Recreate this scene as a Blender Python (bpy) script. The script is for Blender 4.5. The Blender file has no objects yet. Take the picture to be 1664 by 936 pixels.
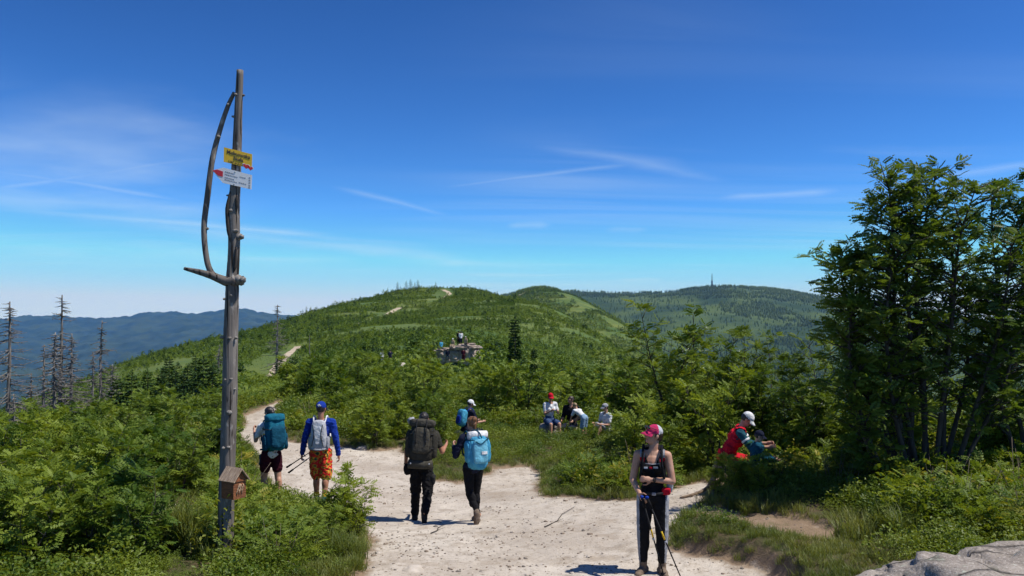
import bpy, math, random
import numpy as np
from mathutils import Vector, Matrix, Quaternion

SC = bpy.context.scene
COL = SC.collection
rnd = random.Random(7)
nrng = np.random.default_rng(7)
PI = math.pi
RAD = math.radians

# ------------------------------------------------------------------ camera
cam_d = bpy.data.cameras.new('camera')
cam = bpy.data.objects.new('camera', cam_d); COL.objects.link(cam)
cam_d.sensor_width = 36.0
cam_d.lens = 36.0 * 1300 / 1664
cam_d.shift_y = 37 / 1664
cam_d.clip_start = 0.1; cam_d.clip_end = 40000
cam.location = (0, 0, 0)
cam.rotation_euler = (PI / 2, 0, 0)
SC.camera = cam

# ------------------------------------------------------------------ world, sun
SUN_EL, SUN_AZ = RAD(62), RAD(100)          # azimuth clockwise from +Y (view direction)
world = bpy.data.worlds.new('World'); SC.world = world; world.use_nodes = True
wn, wl = world.node_tree.nodes, world.node_tree.links
wn.clear()
w_out = wn.new('ShaderNodeOutputWorld'); w_bg = wn.new('ShaderNodeBackground')
sky = wn.new('ShaderNodeTexSky'); sky.sky_type = 'NISHITA'; sky.sun_disc = False
sky.sun_elevation = SUN_EL; sky.sun_rotation = SUN_AZ
sky.altitude = 1150; sky.air_density = 0.85; sky.dust_density = 0.0; sky.ozone_density = 2.4
w_bg.inputs['Strength'].default_value = 0.116
# thin cirrus: stretched noise over the whole dome, on a plane high above
geo = wn.new('ShaderNodeTexCoord'); sep = wn.new('ShaderNodeSeparateXYZ')
wl.new(geo.outputs['Generated'], sep.inputs[0])
def wmath(op, a, b=None, clamp=False):
    n = wn.new('ShaderNodeMath'); n.operation = op; n.use_clamp = clamp
    for i, v in enumerate((a, b)):
        if v is None: continue
        if isinstance(v, (int, float)): n.inputs[i].default_value = v
        else: wl.new(v, n.inputs[i])
    return n.outputs[0]
zc = wmath('MAXIMUM', wmath('ADD', sep.outputs[2], 0.06), 0.02)
uu = wmath('DIVIDE', sep.outputs[0], zc); vv = wmath('DIVIDE', sep.outputs[1], zc)
comb = wn.new('ShaderNodeCombineXYZ'); wl.new(uu, comb.inputs[0]); wl.new(vv, comb.inputs[1])
def cirrus(rot, sx, sy, lo, hi, detail, dist):
    mp = wn.new('ShaderNodeMapping'); mp.inputs['Rotation'].default_value = (0, 0, RAD(rot))
    mp.inputs['Scale'].default_value = (sx, sy, 1); wl.new(comb.outputs[0], mp.inputs[0])
    nz = wn.new('ShaderNodeTexNoise'); nz.inputs['Scale'].default_value = 1.0
    nz.inputs['Detail'].default_value = detail; nz.inputs['Roughness'].default_value = 0.55
    nz.inputs['Distortion'].default_value = dist
    wl.new(mp.outputs[0], nz.inputs['Vector'])
    mr = wn.new('ShaderNodeMapRange'); mr.inputs[1].default_value = lo; mr.inputs[2].default_value = hi
    mr.interpolation_type = 'SMOOTHSTEP'
    wl.new(nz.outputs['Fac'], mr.inputs[0]); return mr.outputs[0]
c1 = cirrus(12, 0.22, 0.9, 0.46, 0.78, 6, 0.9)
c2 = cirrus(-28, 0.13, 1.3, 0.48, 0.80, 6, 0.7)
c3 = cirrus(0, 0.16, 0.16, 0.40, 0.62, 2, 0.0)
cov = wmath('MULTIPLY', wmath('MAXIMUM', c1, c2), c3)
cov = wmath('MULTIPLY', cov, 0.32, True)
# a few spreading contrails: straight bands on the same high plane
def contrail(px0, py0, px1, py1, width, amount):
    def pl(px, py):
        d = Vector(((px - 832) / 1300, 1.0, (505 - py) / 1300)).normalized()
        z = max(d.z + 0.06, 0.02); return Vector((d.x / z, d.y / z))
    a, b = pl(px0, py0), pl(px1, py1); t = (b - a); L = t.length; t /= L; n = Vector((-t.y, t.x))
    def dot(v, o):
        return wmath('ADD', wmath('ADD', wmath('MULTIPLY', uu, v.x), wmath('MULTIPLY', vv, v.y)), -v.dot(o))
    dt = dot(t, a)
    nz = wn.new('ShaderNodeTexNoise'); nz.inputs['Scale'].default_value = 1.1; nz.inputs['Detail'].default_value = 6
    wl.new(comb.outputs[0], nz.inputs['Vector'])
    n2 = wn.new('ShaderNodeTexNoise'); n2.inputs['Scale'].default_value = .35; n2.inputs['Detail'].default_value = 7; n2.inputs['Roughness'].default_value = .6; wl.new(comb.outputs[0], n2.inputs['Vector'])
    dn = wmath('ABSOLUTE', wmath('ADD', dot(n, a), wmath('MULTIPLY', wmath('SUBTRACT', n2.outputs['Fac'], .5), width * 2.6)))
    w = wmath('MULTIPLY', wmath('ADD', nz.outputs['Fac'], 0.25), width * 1.3)
    band = wmath('POWER', wmath('SUBTRACT', 1.0, wmath('DIVIDE', dn, w), True), 1.6)
    ends = wmath('MULTIPLY', wmath('DIVIDE', dt, L * 0.25, True), wmath('DIVIDE', wmath('SUBTRACT', L, dt), L * 0.25, True))
    return wmath('MULTIPLY', wmath('MULTIPLY', wmath('MULTIPLY', band, ends), wmath('SUBTRACT', wmath('MULTIPLY', nz.outputs['Fac'], 1.9), 0.35, True)), amount)
for args in ((-160, 250, 340, 332, .16, .55), (-60, 312, 370, 250, .15, .6), (-160, 326, 720, 402, .34, .6), (-160, 190, 330, 300, 1.3, .55), (-200, 300, 420, 350, 1.2, .5), (60, 350, 900, 440, .8, .45), (-200, 400, 600, 430, 1.2, .4),
             (540, 300, 730, 352, .10, .4), (700, 308, 1070, 264, .10, .45), (840, 233, 1200, 298, .20, .4),
             (1150, 322, 1380, 308, .22, .6), (820, 364, 900, 365, .3, .45), (980, 372, 1060, 372, .3, .35), (1000, 455, 1080, 453, .5, .5), (1500, 290, 1760, 250, .2, .4)):
    cov = wmath('MAXIMUM', cov, wmath('MULTIPLY', contrail(*args), .68))
mixw = wn.new('ShaderNodeMix'); mixw.data_type = 'RGBA'
def wvec(op, a, v):
    n = wn.new('ShaderNodeVectorMath'); n.operation = op; wl.new(a, n.inputs[0]); n.inputs[1].default_value = v; return n.outputs[0]
hs = wn.new('ShaderNodeGamma'); hs.inputs['Gamma'].default_value = 1.55          # clear mountain air: a deeper blue overhead
wl.new(wvec('MULTIPLY', sky.outputs[0], (.25, .25, .25)), hs.inputs['Color'])
sc3 = wn.new('ShaderNodeSeparateXYZ'); wl.new(wvec('MULTIPLY', hs.outputs[0], (1.5, 2.95, 3.9)), sc3.inputs[0])
sb = wmath('MAXIMUM', sc3.outputs[2], wmath('MULTIPLY', sc3.outputs[1], 1.28))  # keep the low sky blue rather than yellow
sg_ = wmath('MINIMUM', sc3.outputs[1], wmath('MULTIPLY', sb, .755)); sr = wmath('MINIMUM', wmath('MULTIPLY', sc3.outputs[0], 1.1), wmath('MULTIPLY', sb, .60))
sb = wmath('MINIMUM', sb, 7.6); sg_ = wmath('MINIMUM', sg_, 5.25); sr = wmath('MINIMUM', sr, 3.95)
sc4 = wn.new('ShaderNodeCombineXYZ'); wl.new(sr, sc4.inputs[0]); wl.new(sg_, sc4.inputs[1]); wl.new(sb, sc4.inputs[2]); sky_col = sc4.outputs[0]
wl.new(cov, mixw.inputs[0]); wl.new(sky_col, mixw.inputs[6])
mixw.inputs[7].default_value = (5.4, 6.6, 7.8, 1)
wl.new(mixw.outputs[2], w_bg.inputs['Color']); wl.new(w_bg.outputs[0], w_out.inputs[0])

sun_d = bpy.data.lights.new('sun', 'SUN'); sun_d.energy = 4.8; sun_d.angle = RAD(0.53); sun_d.color = (1.0, 0.95, 0.87)
sun = bpy.data.objects.new('sun', sun_d); COL.objects.link(sun)
to_sun = Vector((math.cos(SUN_EL) * math.sin(SUN_AZ), math.cos(SUN_EL) * math.cos(SUN_AZ), math.sin(SUN_EL)))
sun.rotation_euler = to_sun.to_track_quat('Z', 'Y').to_euler(); sun.location = to_sun * 60

SC.view_settings.view_transform = 'Standard'; SC.view_settings.look = 'None'
SC.view_settings.exposure = 0.18; SC.view_settings.gamma = 1.0; SC.view_settings.use_curve_mapping = False
cy = SC.cycles
cy.use_denoising = True; cy.denoiser = 'OPENIMAGEDENOISE'
cy.use_adaptive_sampling = True; cy.adaptive_threshold = 0.02
cy.max_bounces = 6; cy.diffuse_bounces = 3; cy.glossy_bounces = 2; cy.transmission_bounces = 3
cy.volume_bounces = 0; cy.transparent_max_bounces = 8; cy.caustics_reflective = False; cy.caustics_refractive = False

# ------------------------------------------------------------------ general helpers
def P(px, py, Y):
    """the point of the place seen at photo pixel (px, py) at depth Y"""
    return Vector(((px - 832) / 1300 * Y, Y, (505 - py) / 1300 * Y))

def raw_obj(name, verts, faces, mat=None, parent=None, smooth=False, mats=None, midx=None):
    me = bpy.data.meshes.new(name)
    if isinstance(verts, np.ndarray) and isinstance(faces, np.ndarray):
        nv, nf, k = len(verts), len(faces), faces.shape[1]
        me.vertices.add(nv); me.vertices.foreach_set('co', np.ascontiguousarray(verts, np.float32).ravel())
        me.loops.add(nf * k); me.loops.foreach_set('vertex_index', np.ascontiguousarray(faces, np.int32).ravel())
        me.polygons.add(nf); me.polygons.foreach_set('loop_start', np.arange(0, nf * k, k, dtype=np.int32))
        me.update(calc_edges=True)
    else:
        me.from_pydata([tuple(v) for v in verts], [], [tuple(int(i) for i in f) for f in faces]); me.update()
    for m in (mats or ([mat] if mat else [])): me.materials.append(m)
    if midx is not None: me.polygons.foreach_set('material_index', np.asarray(midx, np.int32))
    if smooth: me.polygons.foreach_set('use_smooth', np.ones(len(me.polygons), bool))
    o = bpy.data.objects.new(name, me); COL.objects.link(o)
    if parent is not None: o.parent = parent
    return o

def tag(o, label=None, cat=None, group=None, kind=None):
    if label: o['label'] = label
    if cat: o['category'] = cat
    if group: o['group'] = group
    if kind: o['kind'] = kind
    return o

def thing(name, label, cat, loc=(0, 0, 0), rz=0.0, group=None):
    o = bpy.data.objects.new(name, None); COL.objects.link(o); o.empty_display_size = 0.2
    o.location = loc; o.rotation_euler = (0, 0, rz)
    return tag(o, label, cat, group)

class MB:
    """collects simple shapes into one mesh"""
    def __init__(s): s.v = []; s.f = []
    def add(s, v, f):
        n = len(s.v); s.v += [Vector(p) for p in v]; s.f += [tuple(i + n for i in q) for q in f]; return s
    def box(s, c, size, rot=None):
        c = Vector(c); h = Vector(size) * .5; R = rot or Matrix.Identity(3)
        vs = [c + R @ Vector((x * h.x, y * h.y, z * h.z)) for x in (-1, 1) for y in (-1, 1) for z in (-1, 1)]
        return s.add(vs, [(0, 1, 3, 2), (4, 6, 7, 5), (0, 4, 5, 1), (2, 3, 7, 6), (0, 2, 6, 4), (1, 5, 7, 3)])
    def tube(s, pts, rad, n=6, caps=True, jit=0.0):
        pts = [Vector(p) for p in pts]; m = len(pts)
        if not hasattr(rad, '__len__'): rad = [rad] * m
        base = len(s.v); ref = Vector((0.123, 0.97, 0.21))
        for i, p in enumerate(pts):
            t = (pts[min(i + 1, m - 1)] - pts[max(i - 1, 0)])
            t = t.normalized() if t.length > 1e-9 else Vector((0, 0, 1))
            if abs(t.dot(ref)) > .97: ref = Vector((1, 0.1, 0))
            a = t.cross(ref).normalized(); b = t.cross(a)
            for k in range(n):
                an = 2 * PI * k / n; r = rad[i] * (1 + jit * (rnd.random() - .5))
                s.v.append(p + (a * math.cos(an) + b * math.sin(an)) * r)
        for i in range(m - 1):
            for k in range(n):
                k2 = (k + 1) % n
                s.f.append((base + i * n + k, base + i * n + k2, base + (i + 1) * n + k2, base + (i + 1) * n + k))
        if caps:
            s.f.append(tuple(base + k for k in range(n))[::-1]); s.f.append(tuple(base + (m - 1) * n + k for k in range(n)))
        return s
    def ell(s, c, r, rot=None, nu=12, nv=8, p=1.0):
        """(super)ellipsoid; p<1 gives a boxier body"""
        c = Vector(c); R = rot or Matrix.Identity(3); base = len(s.v)
        sg = lambda x: math.copysign(abs(x) ** p, x)
        for i in range(nv + 1):
            ph = -PI / 2 + PI * i / nv
            for k in range(nu):
                th = 2 * PI * k / nu
                s.v.append(c + R @ Vector((r[0] * sg(math.cos(ph)) * sg(math.cos(th)), r[1] * sg(math.cos(ph)) * sg(math.sin(th)), r[2] * sg(math.sin(ph)))))
        for i in range(nv):
            for k in range(nu):
                k2 = (k + 1) % nu
                s.f.append((base + i * nu + k, base + i * nu + k2, base + (i + 1) * nu + k2, base + (i + 1) * nu + k))
        return s
    def build(s, name, mat, parent=None, smooth=True):
        return raw_obj(name, s.v, s.f, mat, parent, smooth)

# ------------------------------------------------------------------ materials
def new_mat(name):
    m = bpy.data.materials.new(name); m.use_nodes = True
    nt = m.node_tree; b = nt.nodes['Principled BSDF']
    return m, nt.nodes, nt.links, b

def mat(name, c1, c2=None, scale=6.0, rough=0.85, bump=0.0, bscale=None, detail=4, stretch=(1, 1, 1), spec=0.3, lo=.35, hi=.65, dist=0.02):
    m, n, l, b = new_mat(name)
    b.inputs['Roughness'].default_value = rough; b.inputs['Specular IOR Level'].default_value = spec
    c2 = c2 or tuple(x * 0.72 for x in c1)
    tc = n.new('ShaderNodeTexCoord'); mp = n.new('ShaderNodeMapping'); mp.inputs['Scale'].default_value = stretch
    l.new(tc.outputs['Object'], mp.inputs[0])
    nz = n.new('ShaderNodeTexNoise'); nz.inputs['Scale'].default_value = scale; nz.inputs['Detail'].default_value = detail
    l.new(mp.outputs[0], nz.inputs['Vector'])
    mr = n.new('ShaderNodeMapRange'); mr.inputs[1].default_value = lo; mr.inputs[2].default_value = hi
    l.new(nz.outputs['Fac'], mr.inputs[0])
    mx = n.new('ShaderNodeMix'); mx.data_type = 'RGBA'; l.new(mr.outputs[0], mx.inputs[0])
    mx.inputs[6].default_value = (*c1, 1); mx.inputs[7].default_value = (*c2, 1)
    l.new(mx.outputs[2], b.inputs['Base Color'])
    if bump:
        n2 = n.new('ShaderNodeTexNoise'); n2.inputs['Scale'].default_value = bscale or scale * 4; n2.inputs['Detail'].default_value = 5
        l.new(mp.outputs[0], n2.inputs['Vector'])
        bp = n.new('ShaderNodeBump'); bp.inputs['Strength'].default_value = bump; bp.inputs['Distance'].default_value = dist
        l.new(n2.outputs['Fac'], bp.inputs['Height']); l.new(bp.outputs[0], b.inputs['Normal'])
    return m

def leaf_mat(name, ca, cb, trans=0.35, rough=0.5, spec=0.35, scale=0.35):
    """foliage: colour varies between plants (object random) and by position, part of the light passes through"""
    m, n, l, b = new_mat(name)
    oi = n.new('ShaderNodeObjectInfo'); g = n.new('ShaderNodeNewGeometry')
    nz = n.new('ShaderNodeTexNoise'); nz.inputs['Scale'].default_value = scale; nz.inputs['Detail'].default_value = 4
    l.new(g.outputs['Position'], nz.inputs['Vector'])
    ad = n.new('ShaderNodeMath'); ad.operation = 'MULTIPLY_ADD'
    l.new(oi.outputs['Random'], ad.inputs[0]); ad.inputs[1].default_value = 0.62
    rp = n.new('ShaderNodeMath'); rp.operation = 'MULTIPLY'; l.new(g.outputs['Random Per Island'], rp.inputs[0]); rp.inputs[1].default_value = 0.3
    l.new(rp.outputs[0], ad.inputs[2])
    a2 = n.new('ShaderNodeMath'); a2.operation = 'ADD'; l.new(ad.outputs[0], a2.inputs[0])
    mr = n.new('ShaderNodeMapRange'); mr.inputs[1].default_value = .35; mr.inputs[2].default_value = .65; mr.inputs[3].default_value = -.3; mr.inputs[4].default_value = .4
    l.new(nz.outputs['Fac'], mr.inputs[0]); l.new(mr.outputs[0], a2.inputs[1]); a2.use_clamp = True
    mx = n.new('ShaderNodeMix'); mx.data_type = 'RGBA'; l.new(a2.outputs[0], mx.inputs[0])
    mx.inputs[6].default_value = (*ca, 1); mx.inputs[7].default_value = (*cb, 1)
    l.new(mx.outputs[2], b.inputs['Base Color']); b.inputs['Roughness'].default_value = rough
    b.inputs['Specular IOR Level'].default_value = spec
    tr = n.new('ShaderNodeBsdfTranslucent')
    tm = n.new('ShaderNodeMix'); tm.data_type = 'RGBA'; tm.blend_type = 'MULTIPLY'; tm.inputs[0].default_value = 1
    l.new(mx.outputs[2], tm.inputs[6]); tm.inputs[7].default_value = (1.5, 1.35, 0.55, 1); l.new(tm.outputs[2], tr.inputs[0])
    ms = n.new('ShaderNodeMixShader'); ms.inputs[0].default_value = trans
    out = n['Material Output']
    l.new(b.outputs[0], ms.inputs[1]); l.new(tr.outputs[0], ms.inputs[2]); l.new(ms.outputs[0], out.inputs[0])
    return m

M = {}
M['leaf'] = leaf_mat('rowan_leaf', (.056, .113, .013), (.205, .265, .03), rough=.55, spec=.25)
M['leaf_dark'] = leaf_mat('rowan_tree_leaf', (.043, .09, .014), (.14, .205, .03), rough=.5, spec=.3, trans=.42)
M['berry'] = leaf_mat('bilberry_leaf', (.055, .11, .013), (.19, .24, .024), scale=.6)
M['grass'] = leaf_mat('grass_blade', (.075, .125, .02), (.2, .22, .05), scale=.7)
M['spruce'] = leaf_mat('spruce_needles', (.024, .055, .014), (.055, .10, .02), trans=.15, rough=.7, spec=.2)
M['scrub'] = leaf_mat('hill_scrub', (.06, .122, .016), (.185, .255, .032), trans=.32, rough=.6, scale=.02)
M['scrub_far'] = leaf_mat('forest_far', (.019, .044, .010), (.055, .092, .017), trans=.12, rough=.8, scale=.004)
M['bark'] = mat('bark', (.075, .062, .05), (.035, .03, .025), 14, .9, .5, 30, stretch=(1, 1, .3))
M['deadwood'] = mat('dead_wood', (.25, .23, .21), (.10, .088, .08), 8, .9, .4, 30, stretch=(1, 1, .25))
M['polewood'] = mat('weathered_post_wood', (.215, .19, .168), (.10, .085, .075), 9, .85, .6, 26, stretch=(3, 3, .25), dist=.01)
M['leaf_yellow'] = leaf_mat('yellowing_leaf', (.16, .19, .02), (.34, .30, .04), rough=.55, spec=.25)
M['dry_twig'] = mat('dry_twig', (.24, .19, .14), (.11, .085, .065), 12, .9)
def pole_material():
    m, n, l, b = new_mat('weathered_post_wood'); b.inputs['Roughness'].default_value = .9; b.inputs['Specular IOR Level'].default_value = .15; tc = n.new('ShaderNodeTexCoord')
    def nz(st, s, d=6, dist=0.0):
        mp = n.new('ShaderNodeMapping'); mp.inputs['Scale'].default_value = st; l.new(tc.outputs['Object'], mp.inputs[0]); z = n.new('ShaderNodeTexNoise'); z.inputs['Scale'].default_value = s; z.inputs['Detail'].default_value = d; z.inputs['Distortion'].default_value = dist; l.new(mp.outputs[0], z.inputs['Vector']); return z.outputs['Fac']
    def mx(f, lo, hi, a, c):
        r = n.new('ShaderNodeMapRange'); r.inputs[1].default_value = lo; r.inputs[2].default_value = hi; l.new(f, r.inputs[0]); q = n.new('ShaderNodeMix'); q.data_type = 'RGBA'; l.new(r.outputs[0], q.inputs[0])
        for i, v in ((6, a), (7, c)):
            if isinstance(v, tuple): q.inputs[i].default_value = (*v, 1)
            else: l.new(v, q.inputs[i])
        return q.outputs[2]
    crack = nz((1, 1, .045), 34, 4, .4); grain = nz((1, 1, .03), 95, 3)
    c = mx(nz((1, 1, .35), 5), .35, .65, (.25, .225, .20), (.11, .092, .08)); c = mx(grain, .4, .65, c, (.16, .14, .125)); c = mx(nz((1, 1, .5), 14), .6, .72, c, (.36, .33, .30)); c = mx(crack, .57, .63, c, (.03, .025, .022))
    l.new(c, b.inputs['Base Color']); bp = n.new('ShaderNodeBump'); bp.inputs['Strength'].default_value = .9; bp.inputs['Distance'].default_value = .012; bp.invert = True
    ad = n.new('ShaderNodeMath'); ad.operation = 'MULTIPLY_ADD'; l.new(grain, ad.inputs[0]); ad.inputs[1].default_value = .4; l.new(crack, ad.inputs[2]); l.new(ad.outputs[0], bp.inputs['Height']); l.new(bp.outputs[0], b.inputs['Normal']); return m
M['polewood'] = pole_material()
M['blossom'] = mat('rowan_blossom', (.7, .7, .55), (.5, .55, .35), 20, .8)

def copy_tree(root, loc, rz, scale, label=None, group=None):
    r = root.copy(); COL.objects.link(r); r.location = loc; r.rotation_euler = (0, 0, rz); r.scale = (scale,) * 3 if not hasattr(scale, '__len__') else scale
    if label: r['label'] = label
    if group: r['group'] = group
    for ch in list(root.children):
        c = ch.copy(); COL.objects.link(c); c.parent = r
        for g in list(ch.children):
            d = g.copy(); COL.objects.link(d); d.parent = c
    return r
# ------------------------------------------------------------------ terrain heights
class TPS:
    def __init__(s, pts, vals, lam=1e-3):
        p = np.asarray(pts, float); n = len(p); s.p = p
        K = s.k(np.linalg.norm(p[:, None] - p[None], axis=2)) + lam * np.eye(n)
        Q = np.c_[np.ones(n), p]
        A = np.block([[K, Q], [Q.T, np.zeros((3, 3))]])
        s.w = np.linalg.solve(A, np.r_[np.asarray(vals, float), 0, 0, 0])
    @staticmethod
    def k(r):
        return np.where(r > 1e-9, r * r * np.log(np.maximum(r, 1e-9)), 0)
    def __call__(s, x, y):
        x = np.asarray(x, float); sh = x.shape; q = np.c_[x.ravel(), np.asarray(y, float).ravel()]
        out = np.empty(len(q))
        for i in range(0, len(q), 40000):
            c = q[i:i + 40000]
            K = s.k(np.linalg.norm(c[:, None] - s.p[None], axis=2))
            out[i:i + 40000] = K @ s.w[:-3] + s.w[-3] + c @ s.w[-2:]
        return out.reshape(sh)

def vnoise(x, y, scale, seed=0):
    """smooth value noise in -1..1"""
    r = np.random.default_rng(seed).uniform(-1, 1, (257, 257))
    a = np.asarray(x) * scale + seed * 3.7; b = np.asarray(y) * scale + seed * 1.3
    i = np.floor(a).astype(int); j = np.floor(b).astype(int); f = a - i; g = b - j
    f = f * f * (3 - 2 * f); g = g * g * (3 - 2 * g); i %= 256; j %= 256
    return (r[i, j] * (1 - f) + r[i + 1, j] * f) * (1 - g) + (r[i, j + 1] * (1 - f) + r[i + 1, j + 1] * f) * g

near_c = [(0, 0, -2.9), (-5, 0, -2.9), (5, 0, -2.7), (0, -12, -3), (-12, -12, -3.2), (12, -12, -3), (-12, 0, -3.1), (12, 0, -2.9),
    (1.6, 9.1, -2.98), (-3.3, 9.4, -2.98), (-1.5, 13.5, -3.5), (-.6, 12.7, -3.36), (-3.3, 14.2, -3.48), (-5, 16, -3.6), (3.6, 13, -2.92),
    (1.2, 25, -3.85), (-11, 37, -4.15), (-8, 25, -3.78), (6, 11, -2.8), (10, 12, -2.8), (-10, 12, -3.2), (-8, 9, -3.1),
    (-20, 20, -4.4), (-25, 40, -8), (-40, 70, -11.5), (9, 25, -4.4), (25, 25, -7), (16, 40, -8), (0, 40, -4.8), (0, 60, -6.0), (-5, 50, -5.2),
    (6, 4, -2.6), (2, 18, -3.6), (4.5, 18, -3.4), (-14, 30, -4.6), (-20, 55, -7.5), (-4, 30, -4.0)]
NEAR = TPS([(a, b) for a, b, c in near_c], [c for a, b, c in near_c], .05)
far_c = [  # photo pixel, depth
    (432, 612, 130), (480, 565, 200), (570, 530, 330), (637, 507, 450), (720, 485, 600), (725, 470.5, 690), (725, 484, 900),
    (742, 588, 100), (742, 553, 132), (742, 528, 250), (742, 508, 400), (742, 482, 610), (660, 600, 90), (640, 560, 130), (650, 473, 680),
    (600, 486, 640), (540, 500, 580), (490, 515, 520), (400, 545, 420), (300, 570, 330), (190, 596, 260), (90, 640, 180),
    (600, 505, 850), (490, 548, 750), (400, 590, 650), (300, 640, 550), (190, 680, 450), (90, 720, 380), (-100, 760, 300),
    (190, 640, 130), (300, 598, 150), (100, 690, 70), (0, 712, 75), (300, 632, 75), (-200, 740, 90),
    (780, 472, 690), (820, 484, 650), (880, 506, 560), (960, 541, 450), (1040, 600, 340), (1110, 660, 250), (1250, 730, 150),
    (820, 505, 900), (880, 545, 800), (960, 600, 650), (1040, 670, 520), (1110, 740, 420), (1300, 860, 300), (1664, 900, 200),
    (880, 560, 230), (900, 622, 100), (1000, 640, 110), (1100, 690, 75), (1250, 720, 60), (1664, 780, 60), (1000, 575, 250),
    (742, 633, 62), (460, 625, 62), (560, 625, 70), (2000, 820, 60), (2000, 950, 200), (-500, 800, 200), (-500, 760, 60)]
FAR = TPS([((a - 832) / 1300 * 2, math.log(c)) for a, b, c in far_c], [b for a, b, c in far_c], .002)

def sstep(t): t = np.clip(t, 0, 1); return t * t * (3 - 2 * t)

def seg_dist(x, y, pts):
    d = np.full(np.shape(x), 1e9)
    for (ax, ay), (bx, by) in zip(pts[:-1], pts[1:]):
        vx, vy = bx - ax, by - ay; L = vx * vx + vy * vy + 1e-12
        t = np.clip(((x - ax) * vx + (y - ay) * vy) / L, 0, 1)
        d = np.minimum(d, np.hypot(x - ax - t * vx, y - ay - t * vy))
    return d
def in_poly(x, y, pts):
    r = np.zeros(np.shape(x), bool)
    for (ax, ay), (bx, by) in zip(pts, pts[1:] + pts[:1]):
        if ay == by: continue
        c = (ay > y) != (by > y)
        r ^= c & (x < (bx - ax) * (y - ay) / (by - ay) + ax)
    return r
def sdf(x, y, pts):
    d = seg_dist(x, y, pts + pts[:1]); return np.where(in_poly(x, y, pts), -d, d)

def base_h(x, y):
    x = np.asarray(x, float); y = np.asarray(y, float)
    r = np.hypot(x, y); th = np.arctan2(x, y); tc = np.clip(th, -RAD(42), RAD(42))
    yy = np.maximum(r * np.cos(tc), 1.0)
    zn = NEAR(np.clip(x, -45, 45), np.clip(y, -20, 75))
    py = FAR(np.tan(tc) * 2, np.log(np.clip(yy, 40, 950)))
    zf = (505 - py) / 1300 * yy
    zf = np.where(yy > 950, zf - (yy - 950) * .2, zf)
    t = sstep((np.log(np.maximum(yy, 1)) - math.log(38)) / (math.log(66) - math.log(38)))
    z = zn * (1 - t) + zf * t
    side = sstep((np.abs(th) - RAD(42)) / RAD(30))
    zs = -3.1 - np.maximum(r - 10, 0) * .06
    return z * (1 - side) + zs * side
def ray_ground(px, py, y0=4.0, y1=60.0):
    Y = np.linspace(y0, y1, 6000); zz = base_h((px - 832) / 1300 * Y, Y); rz = (505 - py) / 1300 * Y
    k = np.argmax(zz >= rz); Yk = Y[k] if zz[k] >= rz[k] else y1
    return ((px - 832) / 1300 * Yk, Yk)

dirt_px = [(520, 990), (575, 936), (592, 900), (578, 850), (545, 832), (470, 815), (448, 808), (434, 780), (418, 748), (384, 706), (398, 677), (430, 662), (462, 650.5),
    (466, 661), (448, 674), (432, 690), (438, 704), (480, 717), (560, 726), (610, 732), (655, 727), (668, 742), (712, 780), (742, 787), (800, 764), (868, 757), (884, 766),
    (874, 795), (900, 806), (960, 811), (1030, 812), (1090, 800), (1130, 782), (1160, 786), (1158, 806), (1140, 835), (1112, 850), (1092, 868), (1096, 892), (1130, 903),
    (1185, 908), (1240, 925), (1290, 950), (1300, 990)]
DIRT = [ray_ground(*p) for p in dirt_px]
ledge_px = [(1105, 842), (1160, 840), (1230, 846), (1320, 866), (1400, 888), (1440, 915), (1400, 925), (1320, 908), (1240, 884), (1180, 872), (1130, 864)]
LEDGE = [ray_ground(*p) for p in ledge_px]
bare_px = [(250, 818), (290, 812), (328, 822), (322, 838), (296, 846), (262, 834)]
BARE = [ray_ground(*p) for p in bare_px]

def dirt_sdf(x, y):
    w = vnoise(x, y, 1.7, 3) * .13 + vnoise(x, y, 5.1, 4) * .06
    return np.minimum(sdf(x, y, DIRT), np.minimum(sdf(x, y, LEDGE) + .03, sdf(x, y, BARE) + .05)) + w
def height(x, y):
    x = np.asarray(x, float); y = np.asarray(y, float); r = np.hypot(x, y)
    z = base_h(x, y)
    nearw = 1 - sstep((r - 45) / 25)
    d = dirt_sdf(x, y)
    off = sstep((d + .05) / .3)                              # 0 on the path, 1 on the banks
    main = sdf(x, y, DIRT)
    z = z + nearw * (off * (.10 + .05 * vnoise(x, y, .9, 5) + .03 * vnoise(x, y, 3, 6)) + (1 - off) * (.022 * vnoise(x, y, 1.1, 7) + .012 * vnoise(x, y, 4.3, 8) + .006 * vnoise(x, y, 11, 9)))
    # the grass-topped bank on the right stands a step above the trodden ground
    right = sstep((x - 1.9) / .5) * sstep((13 - y) / 1.5) * sstep((main + .02) / .16)
    z = z + right * .14
    farw = sstep((r - 60) / 60)
    return z + farw * (vnoise(x, y, .02, 10) * .9 + vnoise(x, y, .06, 11) * .35)
def H(x, y): return float(height(np.array([x]), np.array([y]))[0])
def on_ground(px, py, y0=4.0, y1=120.0):
    Y = np.linspace(y0, y1, 8000); xx = (px - 832) / 1300 * Y
    k = np.argmax(base_h(xx, Y) >= (505 - py) / 1300 * Y); Yk = Y[k]
    return Vector((xx[k], Yk, H(xx[k], Yk)))
def at_depth(px, Y):
    x = (px - 832) / 1300 * Y; return Vector((x, Y, H(x, Y)))

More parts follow.
